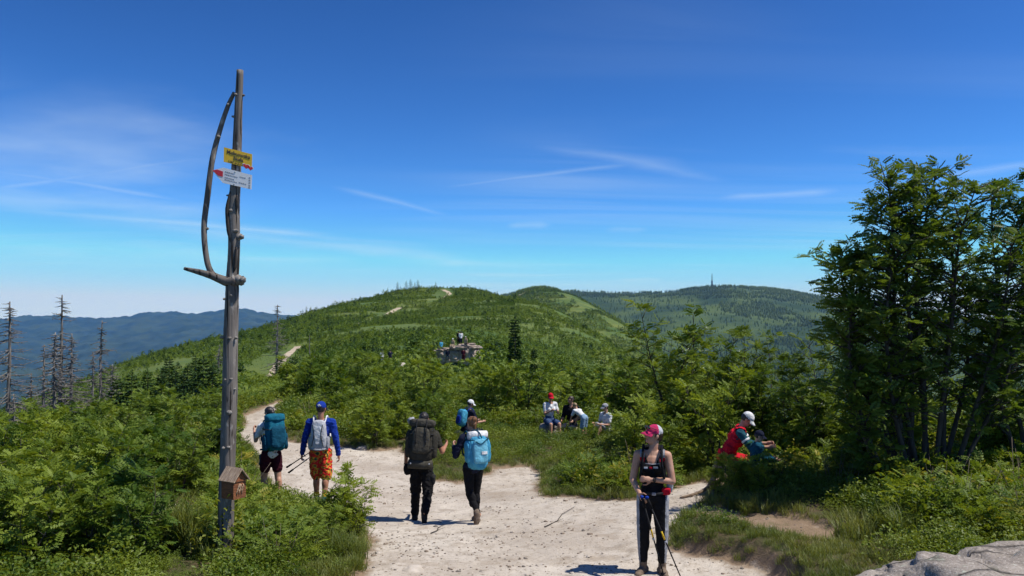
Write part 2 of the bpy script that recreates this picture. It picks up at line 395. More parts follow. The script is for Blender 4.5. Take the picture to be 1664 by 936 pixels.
# ------------------------------------------------------------------ ground materials
def ground_material():
    m, n, l, b = new_mat('trail_ground'); b.inputs['Roughness'].default_value = .95; b.inputs['Specular IOR Level'].default_value = .15
    at = n.new('ShaderNodeAttribute'); at.attribute_name = 'veg'
    g = n.new('ShaderNodeNewGeometry')
    def noise(s, det=5, rough=.6):
        z = n.new('ShaderNodeTexNoise'); z.inputs['Scale'].default_value = s; z.inputs['Detail'].default_value = det; z.inputs['Roughness'].default_value = rough
        l.new(g.outputs['Position'], z.inputs['Vector']); return z.outputs['Fac']
    def mixc(f, a, c):
        mx = n.new('ShaderNodeMix'); mx.data_type = 'RGBA'
        if isinstance(f, float): mx.inputs[0].default_value = f
        else: l.new(f, mx.inputs[0])
        for i, v in ((6, a), (7, c)):
            if isinstance(v, tuple): mx.inputs[i].default_value = (*v, 1)
            else: l.new(v, mx.inputs[i])
        return mx.outputs[2]
    def rng(f, lo, hi):
        mr = n.new('ShaderNodeMapRange'); mr.inputs[1].default_value = lo; mr.inputs[2].default_value = hi; l.new(f, mr.inputs[0]); return mr.outputs[0]
    dirt = mixc(rng(noise(.55), .38, .62), (.54, .485, .415), (.40, .345, .285))
    dirt = mixc(rng(noise(3.2), .52, .7), dirt, (.32, .27, .215))
    dirt = mixc(rng(noise(38, 3), .56, .74), dirt, (.55, .49, .41))
    dirt = mixc(rng(noise(1.3, 7, .7), .56, .68), dirt, (.36, .30, .235))
    dirt = mixc(rng(noise(14, 6, .7), .57, .66), dirt, (.26, .21, .16))
    dirt = mixc(rng(noise(23, 3), .6, .74), dirt, (.17, .13, .095))
    soil = mixc(rng(noise(2.2), .4, .6), (.06, .075, .022), (.095, .07, .042))
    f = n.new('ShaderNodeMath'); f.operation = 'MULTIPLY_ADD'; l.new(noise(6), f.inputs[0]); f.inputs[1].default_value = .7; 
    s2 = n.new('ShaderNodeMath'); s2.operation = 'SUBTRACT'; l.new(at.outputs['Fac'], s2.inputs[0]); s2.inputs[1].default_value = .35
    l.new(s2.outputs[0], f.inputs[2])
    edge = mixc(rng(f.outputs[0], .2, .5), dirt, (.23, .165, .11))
    l.new(mixc(rng(f.outputs[0], .58, .85), edge, soil), b.inputs['Base Color'])
    bp = n.new('ShaderNodeBump'); bp.inputs['Strength'].default_value = .7; bp.inputs['Distance'].default_value = .03
    ad = n.new('ShaderNodeMath'); ad.operation = 'MULTIPLY_ADD'; l.new(noise(55, 3), ad.inputs[0]); ad.inputs[1].default_value = .5; l.new(noise(9, 6, .7), ad.inputs[2])
    l.new(ad.outputs[0], bp.inputs['Height']); l.new(bp.outputs[0], b.inputs['Normal'])
    return m
M['ground'] = ground_material()
M['hillside'] = mat('hillside_scrub_ground', (.052, .10, .016), (.125, .155, .03), .025, .95, .0, detail=8)
M['trail'] = mat('pale_trail', (.5, .42, .31), (.36, .29, .2), .4, .95)
M['mountain'] = mat('forested_mountain', (.02, .045, .011), (.06, .095, .02), .004, .95, detail=11, lo=.42, hi=.58)

# ------------------------------------------------------------------ the ground sheet
th = np.concatenate([np.linspace(-180, -75, 22)[:-1], np.linspace(-75, -38, 38)[:-1], np.linspace(-38, 38, 640), np.linspace(38, 75, 38)[1:], np.linspace(75, 180, 22)[1:-1]])
rr = np.concatenate([np.geomspace(.6, 7, 26)[:-1], np.geomspace(7, 30, 300)[:-1], np.geomspace(30, 1000, 230)])
T, R_ = np.meshgrid(np.radians(th), rr, indexing='ij')
GX, GY = R_ * np.sin(T), R_ * np.cos(T)
GZ = height(GX, GY); GV = np.clip((dirt_sdf(GX, GY) + .3) / .55, 0, 1); GV = np.where((sdf(GX, GY, LEDGE) < .05) & (sdf(GX, GY, DIRT) > .1), np.minimum(np.maximum(GV, .56), .62), GV)  # ledge: brown soil, with the shade lying on it also put into the colour
nt_, nr_ = T.shape
idx = np.arange(nt_ * nr_).reshape(nt_, nr_)
ip = np.roll(idx, -1, axis=0)
quads = np.stack([idx[:, :-1], idx[:, 1:], ip[:, 1:], ip[:, :-1]], -1).reshape(-1, 4)
verts = np.stack([GX, GY, GZ], -1).reshape(-1, 3); vegv = GV.reshape(-1)
cen = verts[quads].mean(1); cr = np.hypot(cen[:, 0], cen[:, 1])
is_path = (sdf(cen[:, 0], cen[:, 1], DIRT) < 0) & (cr < 60)
is_hill = cr > 62
def sub_sheet(name, mask, material):
    q = quads[mask]; u, inv = np.unique(q, return_inverse=True)
    o = raw_obj(name, verts[u], inv.reshape(-1, 4)[:, ::-1], material, None, True)
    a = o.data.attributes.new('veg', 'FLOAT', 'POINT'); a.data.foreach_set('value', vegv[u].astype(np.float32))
    return tag(o, kind='structure')
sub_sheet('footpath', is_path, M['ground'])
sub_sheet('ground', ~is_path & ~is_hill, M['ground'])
sub_sheet('hill', is_hill, M['hillside'])

# ------------------------------------------------------------------ far ridges: each its own sheet of land
def land(name, ctrl, px0, px1, y0, y1, nu, nv, amp, seed, material):
    t = TPS([((a - 832) / 1300 * 2, math.log(c)) for a, b, c in ctrl], [b for a, b, c in ctrl], .001)
    U, V = np.meshgrid(np.linspace(px0, px1, nu), np.geomspace(y0, y1, nv), indexing='ij')
    def h(px, Y):
        x = (px - 832) / 1300 * Y
        return (505 - t((px - 832) / 1300 * 2, np.log(Y))) / 1300 * Y + amp * (vnoise(x, Y, 1 / 190., seed) + .5 * vnoise(x, Y, 1 / 70., seed + 1) + .22 * vnoise(x, Y, 1 / 28., seed + 2))
    Z = h(U, V); X = (U - 832) / 1300 * V
    i = np.arange(nu * nv).reshape(nu, nv)
    q = np.stack([i[:-1, :-1], i[1:, :-1], i[1:, 1:], i[:-1, 1:]], -1).reshape(-1, 4)
    o = raw_obj(name, np.stack([X, V, Z], -1).reshape(-1, 3), q, material, None, True)
    tag(o, kind='structure'); return h
spur_c = [(790, 497, 1500), (820, 485, 1560), (850, 475, 1600), (880, 471, 1620), (905, 474, 1600), (960, 495, 1450), (1010, 525, 1300), (1060, 560, 1150), (1120, 610, 1000), (1200, 680, 850),
          (830, 520, 1250), (900, 530, 1150), (960, 560, 1050), (1000, 600, 950), (800, 560, 1000), (820, 640, 700), (1000, 700, 700), (1150, 760, 700),
          (850, 510, 2000), (905, 512, 2000), (960, 545, 1800), (1060, 620, 1500), (1200, 740, 1200), (700, 530, 1600), (600, 600, 1600), (600, 620, 1000)]
spur_h = land('green_hill', spur_c, 600, 1250, 700, 2000, 200, 150, 3.0, 21, M['hillside'])
ridge_c = [(880, 474, 4300), (950, 476, 4200), (1000, 479, 4200), (1050, 478, 4200), (1100, 477, 4100), (1120, 471, 4050), (1160, 469, 4000), (1200, 469, 4000), (1250, 472, 3950),
           (1300, 479, 3900), (1345, 487, 3850), (1420, 494, 3800), (1520, 508, 3700), (1664, 530, 3600), (1900, 560, 3400),
           (900, 520, 3200), (1000, 530, 3000), (1100, 520, 3000), (1200, 530, 2900), (1300, 540, 2800), (1450, 560, 2700), (1664, 590, 2600),
           (1000, 600, 2200), (1150, 600, 2100), (1300, 610, 2000), (1500, 640, 1900), (1700, 680, 1900), (1000, 700, 1500), (1300, 720, 1400), (1664, 760, 1400), (1900, 800, 1400),
           (900, 500, 5200), (1160, 492, 5000), (1345, 510, 5000), (1664, 560, 5000), (1000, 500, 5200)]
ridge_h = land('mountain_ridge', ridge_c, 780, 1950, 1400, 5200, 280, 170, 9.0, 31, M['mountain'])
range_c = [(-700, 560, 13600), (-300, 530, 13600), (0, 519, 13600), (40, 515, 13600), (90, 514, 13600), (180, 519, 13600), (240, 510, 13600), (280, 508, 13600), (320, 511, 13600), (350, 507, 13600), (395, 503, 13600),
           (430, 511, 13600), (480, 514, 13600), (560, 520, 13600), (700, 530, 13600), (-300, 580, 10200), (0, 550, 10710), (100, 552, 10540), (200, 548, 10540), (290, 540, 10710), (395, 536, 10880), (500, 545, 10880), (700, 560, 10880),
           (0, 600, 7310), (200, 605, 7310), (400, 600, 7310), (-300, 620, 7310), (700, 610, 7310), (0, 680, 3740), (300, 690, 3740), (-400, 700, 3740), (700, 700, 3740),
           (0, 540, 16150), (200, 540, 16150), (395, 530, 16150), (-300, 550, 16150), (600, 540, 16150)]
M['mountain_far'] = mat('dark_spruce_mountain', (.009, .022, .007), (.026, .044, .012), .003, .95, detail=11, lo=.42, hi=.6)
range_h = land('mountain_range', range_c, -500, 720, 3740, 16000, 300, 190, 34.0, 41, M['mountain_far'])

# ------------------------------------------------------------------ pale trails climbing the hills
def trail(ctrl, hw, hfun=None, n=40):
    pts = [Vector(((a - 832) / 1300 * c, c, 0)) for a, c in ctrl]
    xs = np.interp(np.linspace(0, len(pts) - 1, n), range(len(pts)), [p.x for p in pts]); ys = np.interp(np.linspace(0, len(pts) - 1, n), range(len(pts)), [p.y for p in pts])
    vs, fs = [], []
    for i in range(n):
        t = Vector((xs[min(i + 1, n - 1)] - xs[max(i - 1, 0)], ys[min(i + 1, n - 1)] - ys[max(i - 1, 0)], 0)).normalized(); w = hw * (.75 + .5 * rnd.random())
        for s in (-1, -.33, .33, 1):
            x, y = xs[i] - t.y * w * s, ys[i] + t.x * w * s
            z = (H(x, y) if hfun is None else float(hfun(np.array([x / y * 1300 + 832]), np.array([y]))[0]))
            vs.append((x, y, z + (.12 if hfun is None else .8)))
    for i in range(n - 1):
        for k in range(3): fs.append((i * 4 + k, i * 4 + k + 1, i * 4 + k + 5, i * 4 + k + 4))
    o = raw_obj('trail', vs, fs, M['trail'], None, True); tag(o, kind='structure')
    return [(float(a), float(b)) for a, b in zip(xs, ys)]
TR = [trail([(428, 112), (436, 130), (452, 150), (468, 172), (484, 204)], .9),
      trail([(556, 318), (572, 336), (585, 348)], 1.1),
      trail([(628, 420), (636, 450), (650, 480)], 1.7),
      trail([(713, 570), (722, 605), (731, 640), (728, 658), (720, 676)], 1.8),
      trail([(1012, 382), (1018, 362), (1028, 345), (1036, 330)], 1.2)]
trail([(845, 1480), (852, 1530), (866, 1570)], 4.5, spur_h, 16)

# ------------------------------------------------------------------ the air
hz_v = [(x, y, z) for x in (-18000, 18000) for y in (-1200, 17500) for z in (-2900, 420)]
haze = raw_obj('haze', hz_v, [(0, 1, 3, 2), (4, 6, 7, 5), (0, 4, 5, 1), (2, 3, 7, 6), (0, 2, 6, 4), (1, 5, 7, 3)])
hm = bpy.data.materials.new('hazy_air'); hm.use_nodes = True; hm.node_tree.nodes.clear()
ho = hm.node_tree.nodes.new('ShaderNodeOutputMaterial'); hv = hm.node_tree.nodes.new('ShaderNodeVolumePrincipled')
hv.inputs['Color'].default_value = (.10, .38, 1.0, 1); hv.inputs['Absorption Color'].default_value = (1, 1, 1, 1); hv.inputs['Density'].default_value = 3.4e-5; hv.inputs['Anisotropy'].default_value = 0.0
hm.node_tree.links.new(hv.outputs[0], ho.inputs['Volume']); haze.data.materials.append(hm); tag(haze, kind='stuff')
# ------------------------------------------------------------------ the tall dead-trunk signpost
def spline(pts, n):
    """Catmull-Rom through control points"""
    p = [Vector(q) for q in pts]; p = [p[0] * 2 - p[1]] + p + [p[-1] * 2 - p[-2]]; out = []
    m = len(p) - 3
    for i in range(n):
        t = i / (n - 1) * m; k = min(int(t), m - 1); f = t - k; a, b, c, d = p[k:k + 4]
        out.append(.5 * ((2 * b) + (c - a) * f + (2 * a - 5 * b + 4 * c - d) * f * f + (3 * b - a - 3 * c + d) * f ** 3))
    return out
def log_mesh(ctrl, rads, n, sides, rough, seed):
    """a trunk: round with long ridges and dents"""
    r = random.Random(seed); pts = spline(ctrl, n); rad = np.interp(np.linspace(0, 1, n), np.linspace(0, 1, len(rads)), rads)
    ph = [r.uniform(0, 6.28) for _ in range(8)]; mb = MB(); vs, fs = [], []
    for i, p in enumerate(pts):
        t = (pts[min(i + 1, n - 1)] - pts[max(i - 1, 0)]).normalized(); a = t.cross(Vector((0, 1, 0))).normalized(); b = t.cross(a)
        for k in range(sides):
            an = 2 * PI * k / sides
            f = 1 + rough * (.5 * math.sin(3 * an + ph[0] + i * .06) + .35 * math.sin(5 * an + ph[1] - i * .09) + .3 * math.sin(9 * an + ph[2] + i * .05) + .4 * math.sin(i * .31 + ph[3] + an)) + r.uniform(-1, 1) * rough * .25
            vs.append(p + (a * math.cos(an) + b * math.sin(an)) * rad[i] * f)
    for i in range(n - 1):
        for k in range(sides):
            k2 = (k + 1) % sides; fs.append((i * sides + k, i * sides + k2, (i + 1) * sides + k2, (i + 1) * sides + k))
    fs.append(tuple(range(sides))[::-1]); fs.append(tuple((n - 1) * sides + k for k in range(sides)))
    return mb.add(vs, fs)

PY = 9.4
pole_base = P(365, 918, PY); pole_base.z = H(pole_base.x, pole_base.y) - .05
post = thing('signpost', 'tall weathered dead-trunk signpost with yellow and white trail signs and a small wooden box', 'signpost', pole_base)
def L(px, py, dy=0.0): return P(px, py, PY + dy) - pole_base if dy == 0 else P(px, py, PY) + Vector((0, dy, 0)) - pole_base
trunk_px = [(365, 922), (367, 850), (370, 740), (373, 620), (375, 530), (377, 470), (380, 410), (380, 350), (383, 290), (387, 200), (390, 114)]
trunk_r = [.098, .092, .086, .083, .079, .076, .066, .066, .056, .047, .038]
log_mesh([L(*p) for p in trunk_px], trunk_r, 110, 28, .085, 1).build('trunk', M['polewood'], post)
log_mesh([L(383, 456, -.02), L(370, 457, -.05), L(352, 450, -.08), L(330, 443, -.10), L(306, 437, -.12)], [.075, .058, .045, .035, .018], 22, 12, .1, 2).build('branch_stub', M['polewood'], post)
log_mesh([L(362, 454, -.06), L(347, 444, -.06), L(338, 418, -.05), L(333, 370, -.03), L(337, 318, 0), L(345, 260, 0), L(355, 215, .02), L(368, 175, .02), L(381, 150, 0)], [.048, .036, .032, .032, .034, .032, .029, .026, .02], 50, 12, .09, 3).build('bowed_branch', M['polewood'], post)
M['knot'] = mat('bare_knot_wood', (.30, .275, .25), (.13, .115, .10), 30, .8, .4)
def knot(px, py, r, sx=0, dy=-.07):
    mb = MB(); c = L(px, py) + Vector((0, dy, 0)); mb.ell(c, (r, r * .9, r * .8), nu=10, nv=6)
    mb.ell(c + Vector((sx * r * .8, -r * .5, 0)), (r * .6, r * .6, r * .55), nu=8, nv=6)
    for v in mb.v: v += Vector((rnd.uniform(-1, 1), rnd.uniform(-1, 1), rnd.uniform(-1, 1))) * r * .12
    mb.build('knot', M['knot'], post)
for k in [(389, 455, .075, 1, -.03), (394, 461, .03, 1, -.04), (389, 385, .05, 1, -.01), (385, 376, .03, 1, -.05), (364, 548, .022, -1, -.04), (377, 549, .022, 0, -.08), (386, 549, .02, 1, -.05), (368, 486, .018, 0, -.07), (379, 480, .018, 0, -.07),
          (370, 616, .018, 0, -.08), (379, 615, .02, 0, -.07), (383, 632, .018, 1, -.04), (363, 625, .018, -1, -.04), (376, 669, .035, 0, -.075), (361, 697, .018, -1, -.04), (367, 726, .02, 0, -.085), (375, 725, .022, 0, -.08),
          (395, 155, .018, 1, 0), (385, 155, .02, 0, -.04), (381, 190, .02, -1, -.01), (371, 170, .018, 0, -.01), (356, 223, .026, 0, -.02), (378, 343, .03, 0, -.05), (338, 372, .02, 1, -.03), (335, 398, .018, 0, -.03), (345, 440, .028, 0, -.06), (372, 318, .016, -1, -.02)]:
    knot(*k)
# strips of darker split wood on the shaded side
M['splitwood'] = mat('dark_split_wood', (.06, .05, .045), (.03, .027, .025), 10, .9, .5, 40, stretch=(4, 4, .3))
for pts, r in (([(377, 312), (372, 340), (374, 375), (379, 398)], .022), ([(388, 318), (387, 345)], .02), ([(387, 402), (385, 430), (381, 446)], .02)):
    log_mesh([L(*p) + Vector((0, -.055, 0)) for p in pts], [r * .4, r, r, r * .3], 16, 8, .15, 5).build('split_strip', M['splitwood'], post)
brd = MB(); c0 = L(357, 868) + Vector((0, .06, 0)); brd.box(c0 - Vector((0, 0, .1)), (.06, .10, .92), Matrix.Rotation(.03, 3, 'Y')); brd.build('support_board', M['splitwood'], post, False)

# signs: thin plates fixed to the front, turned a little to the left of the viewer, tilted in the photo by perspective from below
def plain(name, c, rough=.5, spec=.4): return mat(name, c, tuple(x * .86 for x in c), 3, rough, 0, spec=spec)
M['yellow'] = plain('sign_yellow', (.80, .50, .035)); M['white'] = plain('sign_white', (.78, .79, .80)); M['signred'] = plain('sign_red', (.62, .035, .05))
M['ink'] = plain('sign_ink', (.06, .05, .05)); M['inkgrey'] = plain('sign_grey_ink', (.34, .34, .35)); M['steel'] = mat('screw_steel', (.4, .4, .4), None, 5, .4)
def plate_frame(tl, tr, bl, dy):
    """local frame of a sign: origin top-left, x along its top edge, z down its left edge"""
    o = L(*tl) + Vector((0, dy, 0)); ex = L(*tr) + Vector((0, dy + .05, 0)) - o; ez = L(*bl) + Vector((0, dy, 0)) - o
    return o, ex, ez
def plate(name, fr, outline, matl, parent, y0=0.0, t=.012):
    o, ex, ez = fr; nrm = ex.cross(ez).normalized()
    if nrm.y > 0: nrm = -nrm
    a = [o + ex * u + ez * v + nrm * y0 for u, v in outline]; b = [p + nrm * t for p in a]; n = len(a)
    fs = [tuple(range(n)), tuple(range(n, 2 * n))[::-1]] + [(i, i + n, (i + 1) % n + n, (i + 1) % n) for i in range(n)]
    ob = raw_obj(name, a + b, fs, matl, parent)
    import bmesh
    bm = bmesh.new(); bm.from_mesh(ob.data); bmesh.ops.recalc_face_normals(bm, faces=bm.faces); bm.to_mesh(ob.data); bm.free()
    return ob
def lettering(text, fr, u, v, size, matl, parent, name='lettering', y0=.0145, sx=1.0):
    o, ex, ez = fr; nrm = ex.cross(ez).normalized(); nrm = -nrm if nrm.y > 0 else nrm
    cu = bpy.data.curves.new(name, 'FONT'); cu.body = text; cu.size = 1; cu.align_x = 'CENTER'; cu.resolution_u = 3; cu.extrude = .01; cu.offset = .012
    tmp = bpy.data.objects.new(name, cu); COL.objects.link(tmp)
    me = bpy.data.meshes.new_from_object(tmp.evaluated_get(bpy.context.evaluated_depsgraph_get())); bpy.data.objects.remove(tmp)
    W, Hh = ex.length, ez.length; X = ex.normalized(); Z = -ez.normalized()
    for q in me.vertices:
        q.co = o + ex * u + ez * v + X * (q.co.x * size * sx) + Z * (q.co.y * size) + nrm * (y0 + q.co.z * .1)
    me.materials.append(matl); ob = bpy.data.objects.new(name, me); COL.objects.link(ob); ob.parent = parent; return ob
fy = plate_frame((368, 241.5), (411, 251.5), (367.5, 265), -.075)
ysign = plate('name_plate', fy, [(0, 0), (1, 0), (1, 1), (0, 1)], M['yellow'], post); tag(ysign, 'yellow name plate tilted down to the right')
lettering('Malinowska', fy, .52, .37, .062, M['ink'], ysign, sx=.92); lettering('Skała', fy, .52, .70, .062, M['ink'], ysign, sx=.92)
lettering('1152 m n.p.m.', fy, .45, .94, .033, M['ink'], ysign)
hrt = lambda cx, cy, r: [(cx + r * .055 * 16 * math.sin(t) ** 3 * .65, cy - r * .055 * (13 * math.cos(t) - 5 * math.cos(2 * t) - 2 * math.cos(3 * t) - math.cos(4 * t))) for t in [2 * PI * i / 22 for i in range(22)]]
for cx, cy, r in ((.80, .93, .20), (.95, .99, .17)):
    hb = plate('heart_sticker_border', fy, hrt(cx, cy, r * 1.25), M['white'], ysign, .0128, .0012); plate('heart_sticker', fy, hrt(cx, cy, r), M['signred'], ysign, .0144, .0012)
fw = plate_frame((367, 274.5), (411, 285.5), (366, 299.5), -.08)
wsign = plate('arrow_plate', fw, [(0, 0), (1, 0), (1, .93), (0, .98), (-.37, .36)], M['white'], post); tag(wsign, 'white arrow plate with a red tip pointing left')
plate('red_tip', fw, [(-.36, .36), (-.2, .22), (.0, .26), (.0, .6), (-.16, .60)], M['signred'], wsign, .0125, .002)
for v, u0, u1 in ((.20, .07, .36), (.36, .07, .50), (.56, .07, .38), (.70, .07, .46), (.28, .58, .78), (.66, .56, .80)):
    k = u0
    while k < u1:                                            # unreadable small print: a row of short dashes
        w = rnd.uniform(.025, .06); plate('print_dash', fw, [(k, v), (k + w, v), (k + w, v + .055), (k, v + .055)], M['inkgrey'], wsign, .0125, .0012); k += w + .015
for v in (.18, .34, .5, .68, .82):
    plate('print_mark', fw, [(.90, v), (.95, v), (.95, v + .08), (.90, v + .08)], M['inkgrey'], wsign, .0125, .0012)
for u, v in ((.42, .08), (.40, .88)):
    o_, ex_, ez_ = fw; s_ = MB(); s_.ell(o_ + ex_ * u + ez_ * v + Vector((0, -.014, 0)), (.008, .005, .008), nu=8, nv=5); s_.build('screw', M['steel'], wsign)

# small pitched-roof wooden box on the post, its carved front turned to the right
M['boxwood'] = mat('red_brown_box_wood', (.30, .115, .045), (.16, .06, .028), 12, .75, .5, 30, stretch=(1, 1, 5)); M['roofwood'] = mat('grey_brown_roof_wood', (.42, .32, .23), (.22, .15, .10), 10, .8, .5, 30, stretch=(1, 6, 1))
M['carve'] = mat('pale_carving', (.48, .36, .24), (.25, .15, .09), 20, .8)
bx = bpy.data.objects.new('wooden_box', None); COL.objects.link(bx); bx.parent = post; bx.scale = (.9, .9, .9); bx.location = L(388, 803) + Vector((0, -.17, 0)); bx.rotation_euler = (0, 0, RAD(60))
bw, bd, bh, br = .20, .22, .24, .36
raw_obj('box_body', [(-bw / 2, -bd / 2, 0), (bw / 2, -bd / 2, 0), (bw / 2, bd / 2, 0), (-bw / 2, bd / 2, 0), (-bw / 2, -bd / 2, bh), (bw / 2, -bd / 2, bh), (bw / 2, bd / 2, bh), (-bw / 2, bd / 2, bh), (0, -bd / 2, br), (0, bd / 2, br)],
        [(0, 3, 2, 1), (0, 1, 5, 8, 4), (2, 3, 7, 9, 6), (1, 2, 6, 5), (3, 0, 4, 7)], M['boxwood'], bx)
for s in (-1, 1):
    a = math.atan2(br - bh, bw / 2); ln = math.hypot(br - bh, bw / 2) + .05
    m_ = MB(); m_.box((s * (bw / 4 + .012), -.01, (bh + br) / 2 + .006), (ln, bd + .07, .016), Matrix.Rotation(s * a, 3, 'Y')); m_.build('roof_board', M['roofwood'], bx, False)
m_ = MB(); m_.box((0, -bd / 2 - .006, bh - .012), (bw + .006, .012, .016)); m_.build('lintel', M['boxwood'], bx, False)
m_ = MB()
for q in range(9):
    ang = q * .7; m_.tube([(-.05 + .012 * q, -bd / 2 - .004, .05 + .03 * (q % 3)), (-.055 + .014 * q, -bd / 2 - .008, .09 + .03 * (q % 3)), (-.03 + .01 * q, -bd / 2 - .004, .12 + .03 * (q % 3))], .006, 5)
m_.ell((.0, -bd / 2 - .003, .16), (.026, .01, .03)); m_.build('carving', M['carve'], bx)

# ------------------------------------------------------------------ rocks
def granite(name='granite'):
    m, n, l, b = new_mat(name); b.inputs['Roughness'].default_value = .9; b.inputs['Specular IOR Level'].default_value = .2
    tc = n.new('ShaderNodeTexCoord')
    def nz(s, d=5):
        z = n.new('ShaderNodeTexNoise'); z.inputs['Scale'].default_value = s; z.inputs['Detail'].default_value = d; z.inputs['Roughness'].default_value = .65; l.new(tc.outputs['Object'], z.inputs['Vector']); return z.outputs['Fac']
    def mx(f, lo, hi, a, c):
        mr = n.new('ShaderNodeMapRange'); mr.inputs[1].default_value = lo; mr.inputs[2].default_value = hi; l.new(f, mr.inputs[0])
        q = n.new('ShaderNodeMix'); q.data_type = 'RGBA'; l.new(mr.outputs[0], q.inputs[0])
        for i, v in ((6, a), (7, c)):
            if isinstance(v, tuple): q.inputs[i].default_value = (*v, 1)
            else: l.new(v, q.inputs[i])
        return q.outputs[2]
    c = mx(nz(1.6), .38, .62, (.33, .29, .25), (.22, .19, .165)); c = mx(nz(45, 2), .52, .7, c, (.45, .41, .37)); c = mx(nz(60, 2), .58, .72, c, (.09, .08, .07)); c = mx(nz(4.5), .56, .68, c, (.13, .125, .10)); c = mx(nz(9), .62, .70, c, (.42, .43, .36))
    vo = n.new('ShaderNodeTexVoronoi'); vo.feature = 'DISTANCE_TO_EDGE'; vo.inputs['Scale'].default_value = 1.5; wv = n.new('ShaderNodeMix'); wv.data_type = 'RGBA'; wv.inputs[0].default_value = .12
    nv = n.new('ShaderNodeTexNoise'); nv.inputs['Scale'].default_value = 3; nv.inputs['Detail'].default_value = 5; l.new(tc.outputs['Object'], nv.inputs['Vector']); l.new(tc.outputs['Object'], wv.inputs[6]); l.new(nv.outputs['Color'], wv.inputs[7]); l.new(wv.outputs[2], vo.inputs['Vector'])
    c = mx(vo.outputs['Distance'], .0, .018, (.05, .045, .04), c)
    l.new(c, b.inputs['Base Color'])
    bp = n.new('ShaderNodeBump'); bp.inputs['Strength'].default_value = .8; bp.inputs['Distance'].default_value = .03
    ad = n.new('ShaderNodeMath'); ad.operation = 'MULTIPLY_ADD'; l.new(nz(40, 4), ad.inputs[0]); ad.inputs[1].default_value = .3; l.new(nz(7, 7), ad.inputs[2]); cm = n.new('ShaderNodeMapRange'); cm.inputs[2].default_value = .03; l.new(vo.outputs['Distance'], cm.inputs[0]); a3 = n.new('ShaderNodeMath'); l.new(ad.outputs[0], a3.inputs[0]); l.new(cm.outputs[0], a3.inputs[1]); ad = a3
    l.new(ad.outputs[0], bp.inputs['Height']); l.new(bp.outputs[0], b.inputs['Normal']); return m
M['granite'] = granite()
def rock(name, c, r, seed, sub=5, amp=.22, boxy=.75, rz=0, mtl='granite', layers=0):
    import bmesh
    bm = bmesh.new(); bmesh.ops.create_icosphere(bm, subdivisions=sub, radius=1)
    from mathutils import noise as mn
    off = Vector((seed * 7.3, seed * 3.1, seed * 1.7))
    for v in bm.verts:
        p = v.co.copy(); q = Vector([math.copysign(abs(x) ** boxy, x) for x in p])
        d = mn.fractal(p * 1.1 + off, .8, 2.1, 5) * amp - abs(mn.noise(p * 2.3 + off)) * amp * .5
        if sub > 4: d += mn.fractal(p * 5 + off, .7, 2.2, 5) * .035 - max(0, .06 - abs(mn.noise(p * 2.6 + off * 2))) * .9
        if layers: d += .05 * math.sin(p.z * layers + 2 * mn.noise(p + off))
        v.co = q * (1 + d); v.co = Vector((v.co.x * r[0], v.co.y * r[1], v.co.z * r[2]))
    me = bpy.data.meshes.new(name); bm.to_mesh(me); bm.free(); me.materials.append(M[mtl]); me.polygons.foreach_set('use_smooth', np.ones(len(me.polygons), bool))
    o = bpy.data.objects.new(name, me); COL.objects.link(o); o.location = c; o.rotation_euler = (0, 0, rz); return o
o = rock('granite_boulder', (4.42, 5.45, -2.74), (1.85, 1.6, 1.0), 3, 6, .2, .7, .1)
tag(o, 'big grey lichen-specked granite boulder at the bottom right corner', 'boulder')

# pale embedded stones and the like on the trodden ground
M['palestone'] = mat('pale_stone', (.55, .49, .42), (.4, .35, .29), 8, .9, .4)
def ground_rock(px, py, r, seed, label, cat='stone', mtl='palestone', flat=.45, name='stone', rz=None):
    p = on_ground(px, py); o = rock(name, p - Vector((0, 0, r[2] * flat)), r, seed, 3, .25, .8, rz if rz is not None else seed, mtl); tag(o, label, cat); return o
ground_rock(672, 926, (.17, .12, .05), 11, 'flat cream stone set in the trodden path at the lower edge')
ground_rock(666, 832, (.13, .10, .05), 12, 'tan stone on the path left of the man with the dark backpack')
ground_rock(1155, 866, (.07, .06, .05), 13, 'small pale stone on the dirt ledge above the grassy step')
ground_rock(590, 730, (.22, .18, .13), 14, 'grey stone at the grass edge where the path bends left', mtl='granite')
ground_rock(470, 928, (.16, .12, .10), 15, 'grey stone in the grass near the foot of the signpost', mtl='granite')
ground_rock(222, 835, (.20, .2, .06), 16, 'low pale stone by the bare patch among the left bushes')

# ------------------------------------------------------------------ stone outcrop in the middle distance
M['outgranite'] = mat('pinkish_granite', (.44, .36, .29), (.20, .16, .13), 1.4, .9, .7, 6, dist=.2)
OC = at_depth(742, 100); OC.z += .55
outcrop = thing('rock_outcrop', 'pale granite outcrop with hikers on it rising from the scrub', 'rock outcrop', OC)
PXM = 100 / 1300
for i, (dx, dz, rx, rz_, ry, sd) in enumerate([(2, 7, 27, 11, 9, 30), (-22, 8, 8, 8, 14, 1), (-12, 9, 7, 9, 16, 2), (-2, 9, 8, 8, 15, 10), (8, 10, 7, 9, 18, 3), (17, 11, 6, 10, 16, 11), (25, 14, 9, 7, 20, 4), (3, 20, 13, 4, 24, 5), (16, 22, 12, 4.5, 22, 12), (30, 20, 8, 3, 18, 13), (28, 6, 8, 6, 15, 6), (-28, 15, 9, 3, 14, 7), (-14, 17, 9, 3, 18, 14), (18, 0, 5, 7, 14, 8), (9, 1, 6, 6, 13, 15), (-12, 0, 6, 6, 12, 9), (-24, 0, 5, 6, 12, 16), (33, 13, 5, 4, 12, 17)]):
    o = rock('rock_slab', (dx * PXM, (ry - 16) * .06, dz * PXM), (rx * PXM, ry * PXM, rz_ * PXM), sd + 40, 4, .34, .5, rnd.uniform(-.5, .5), 'outgranite', 9); o.parent = outcrop
low = at_depth(645, 88)
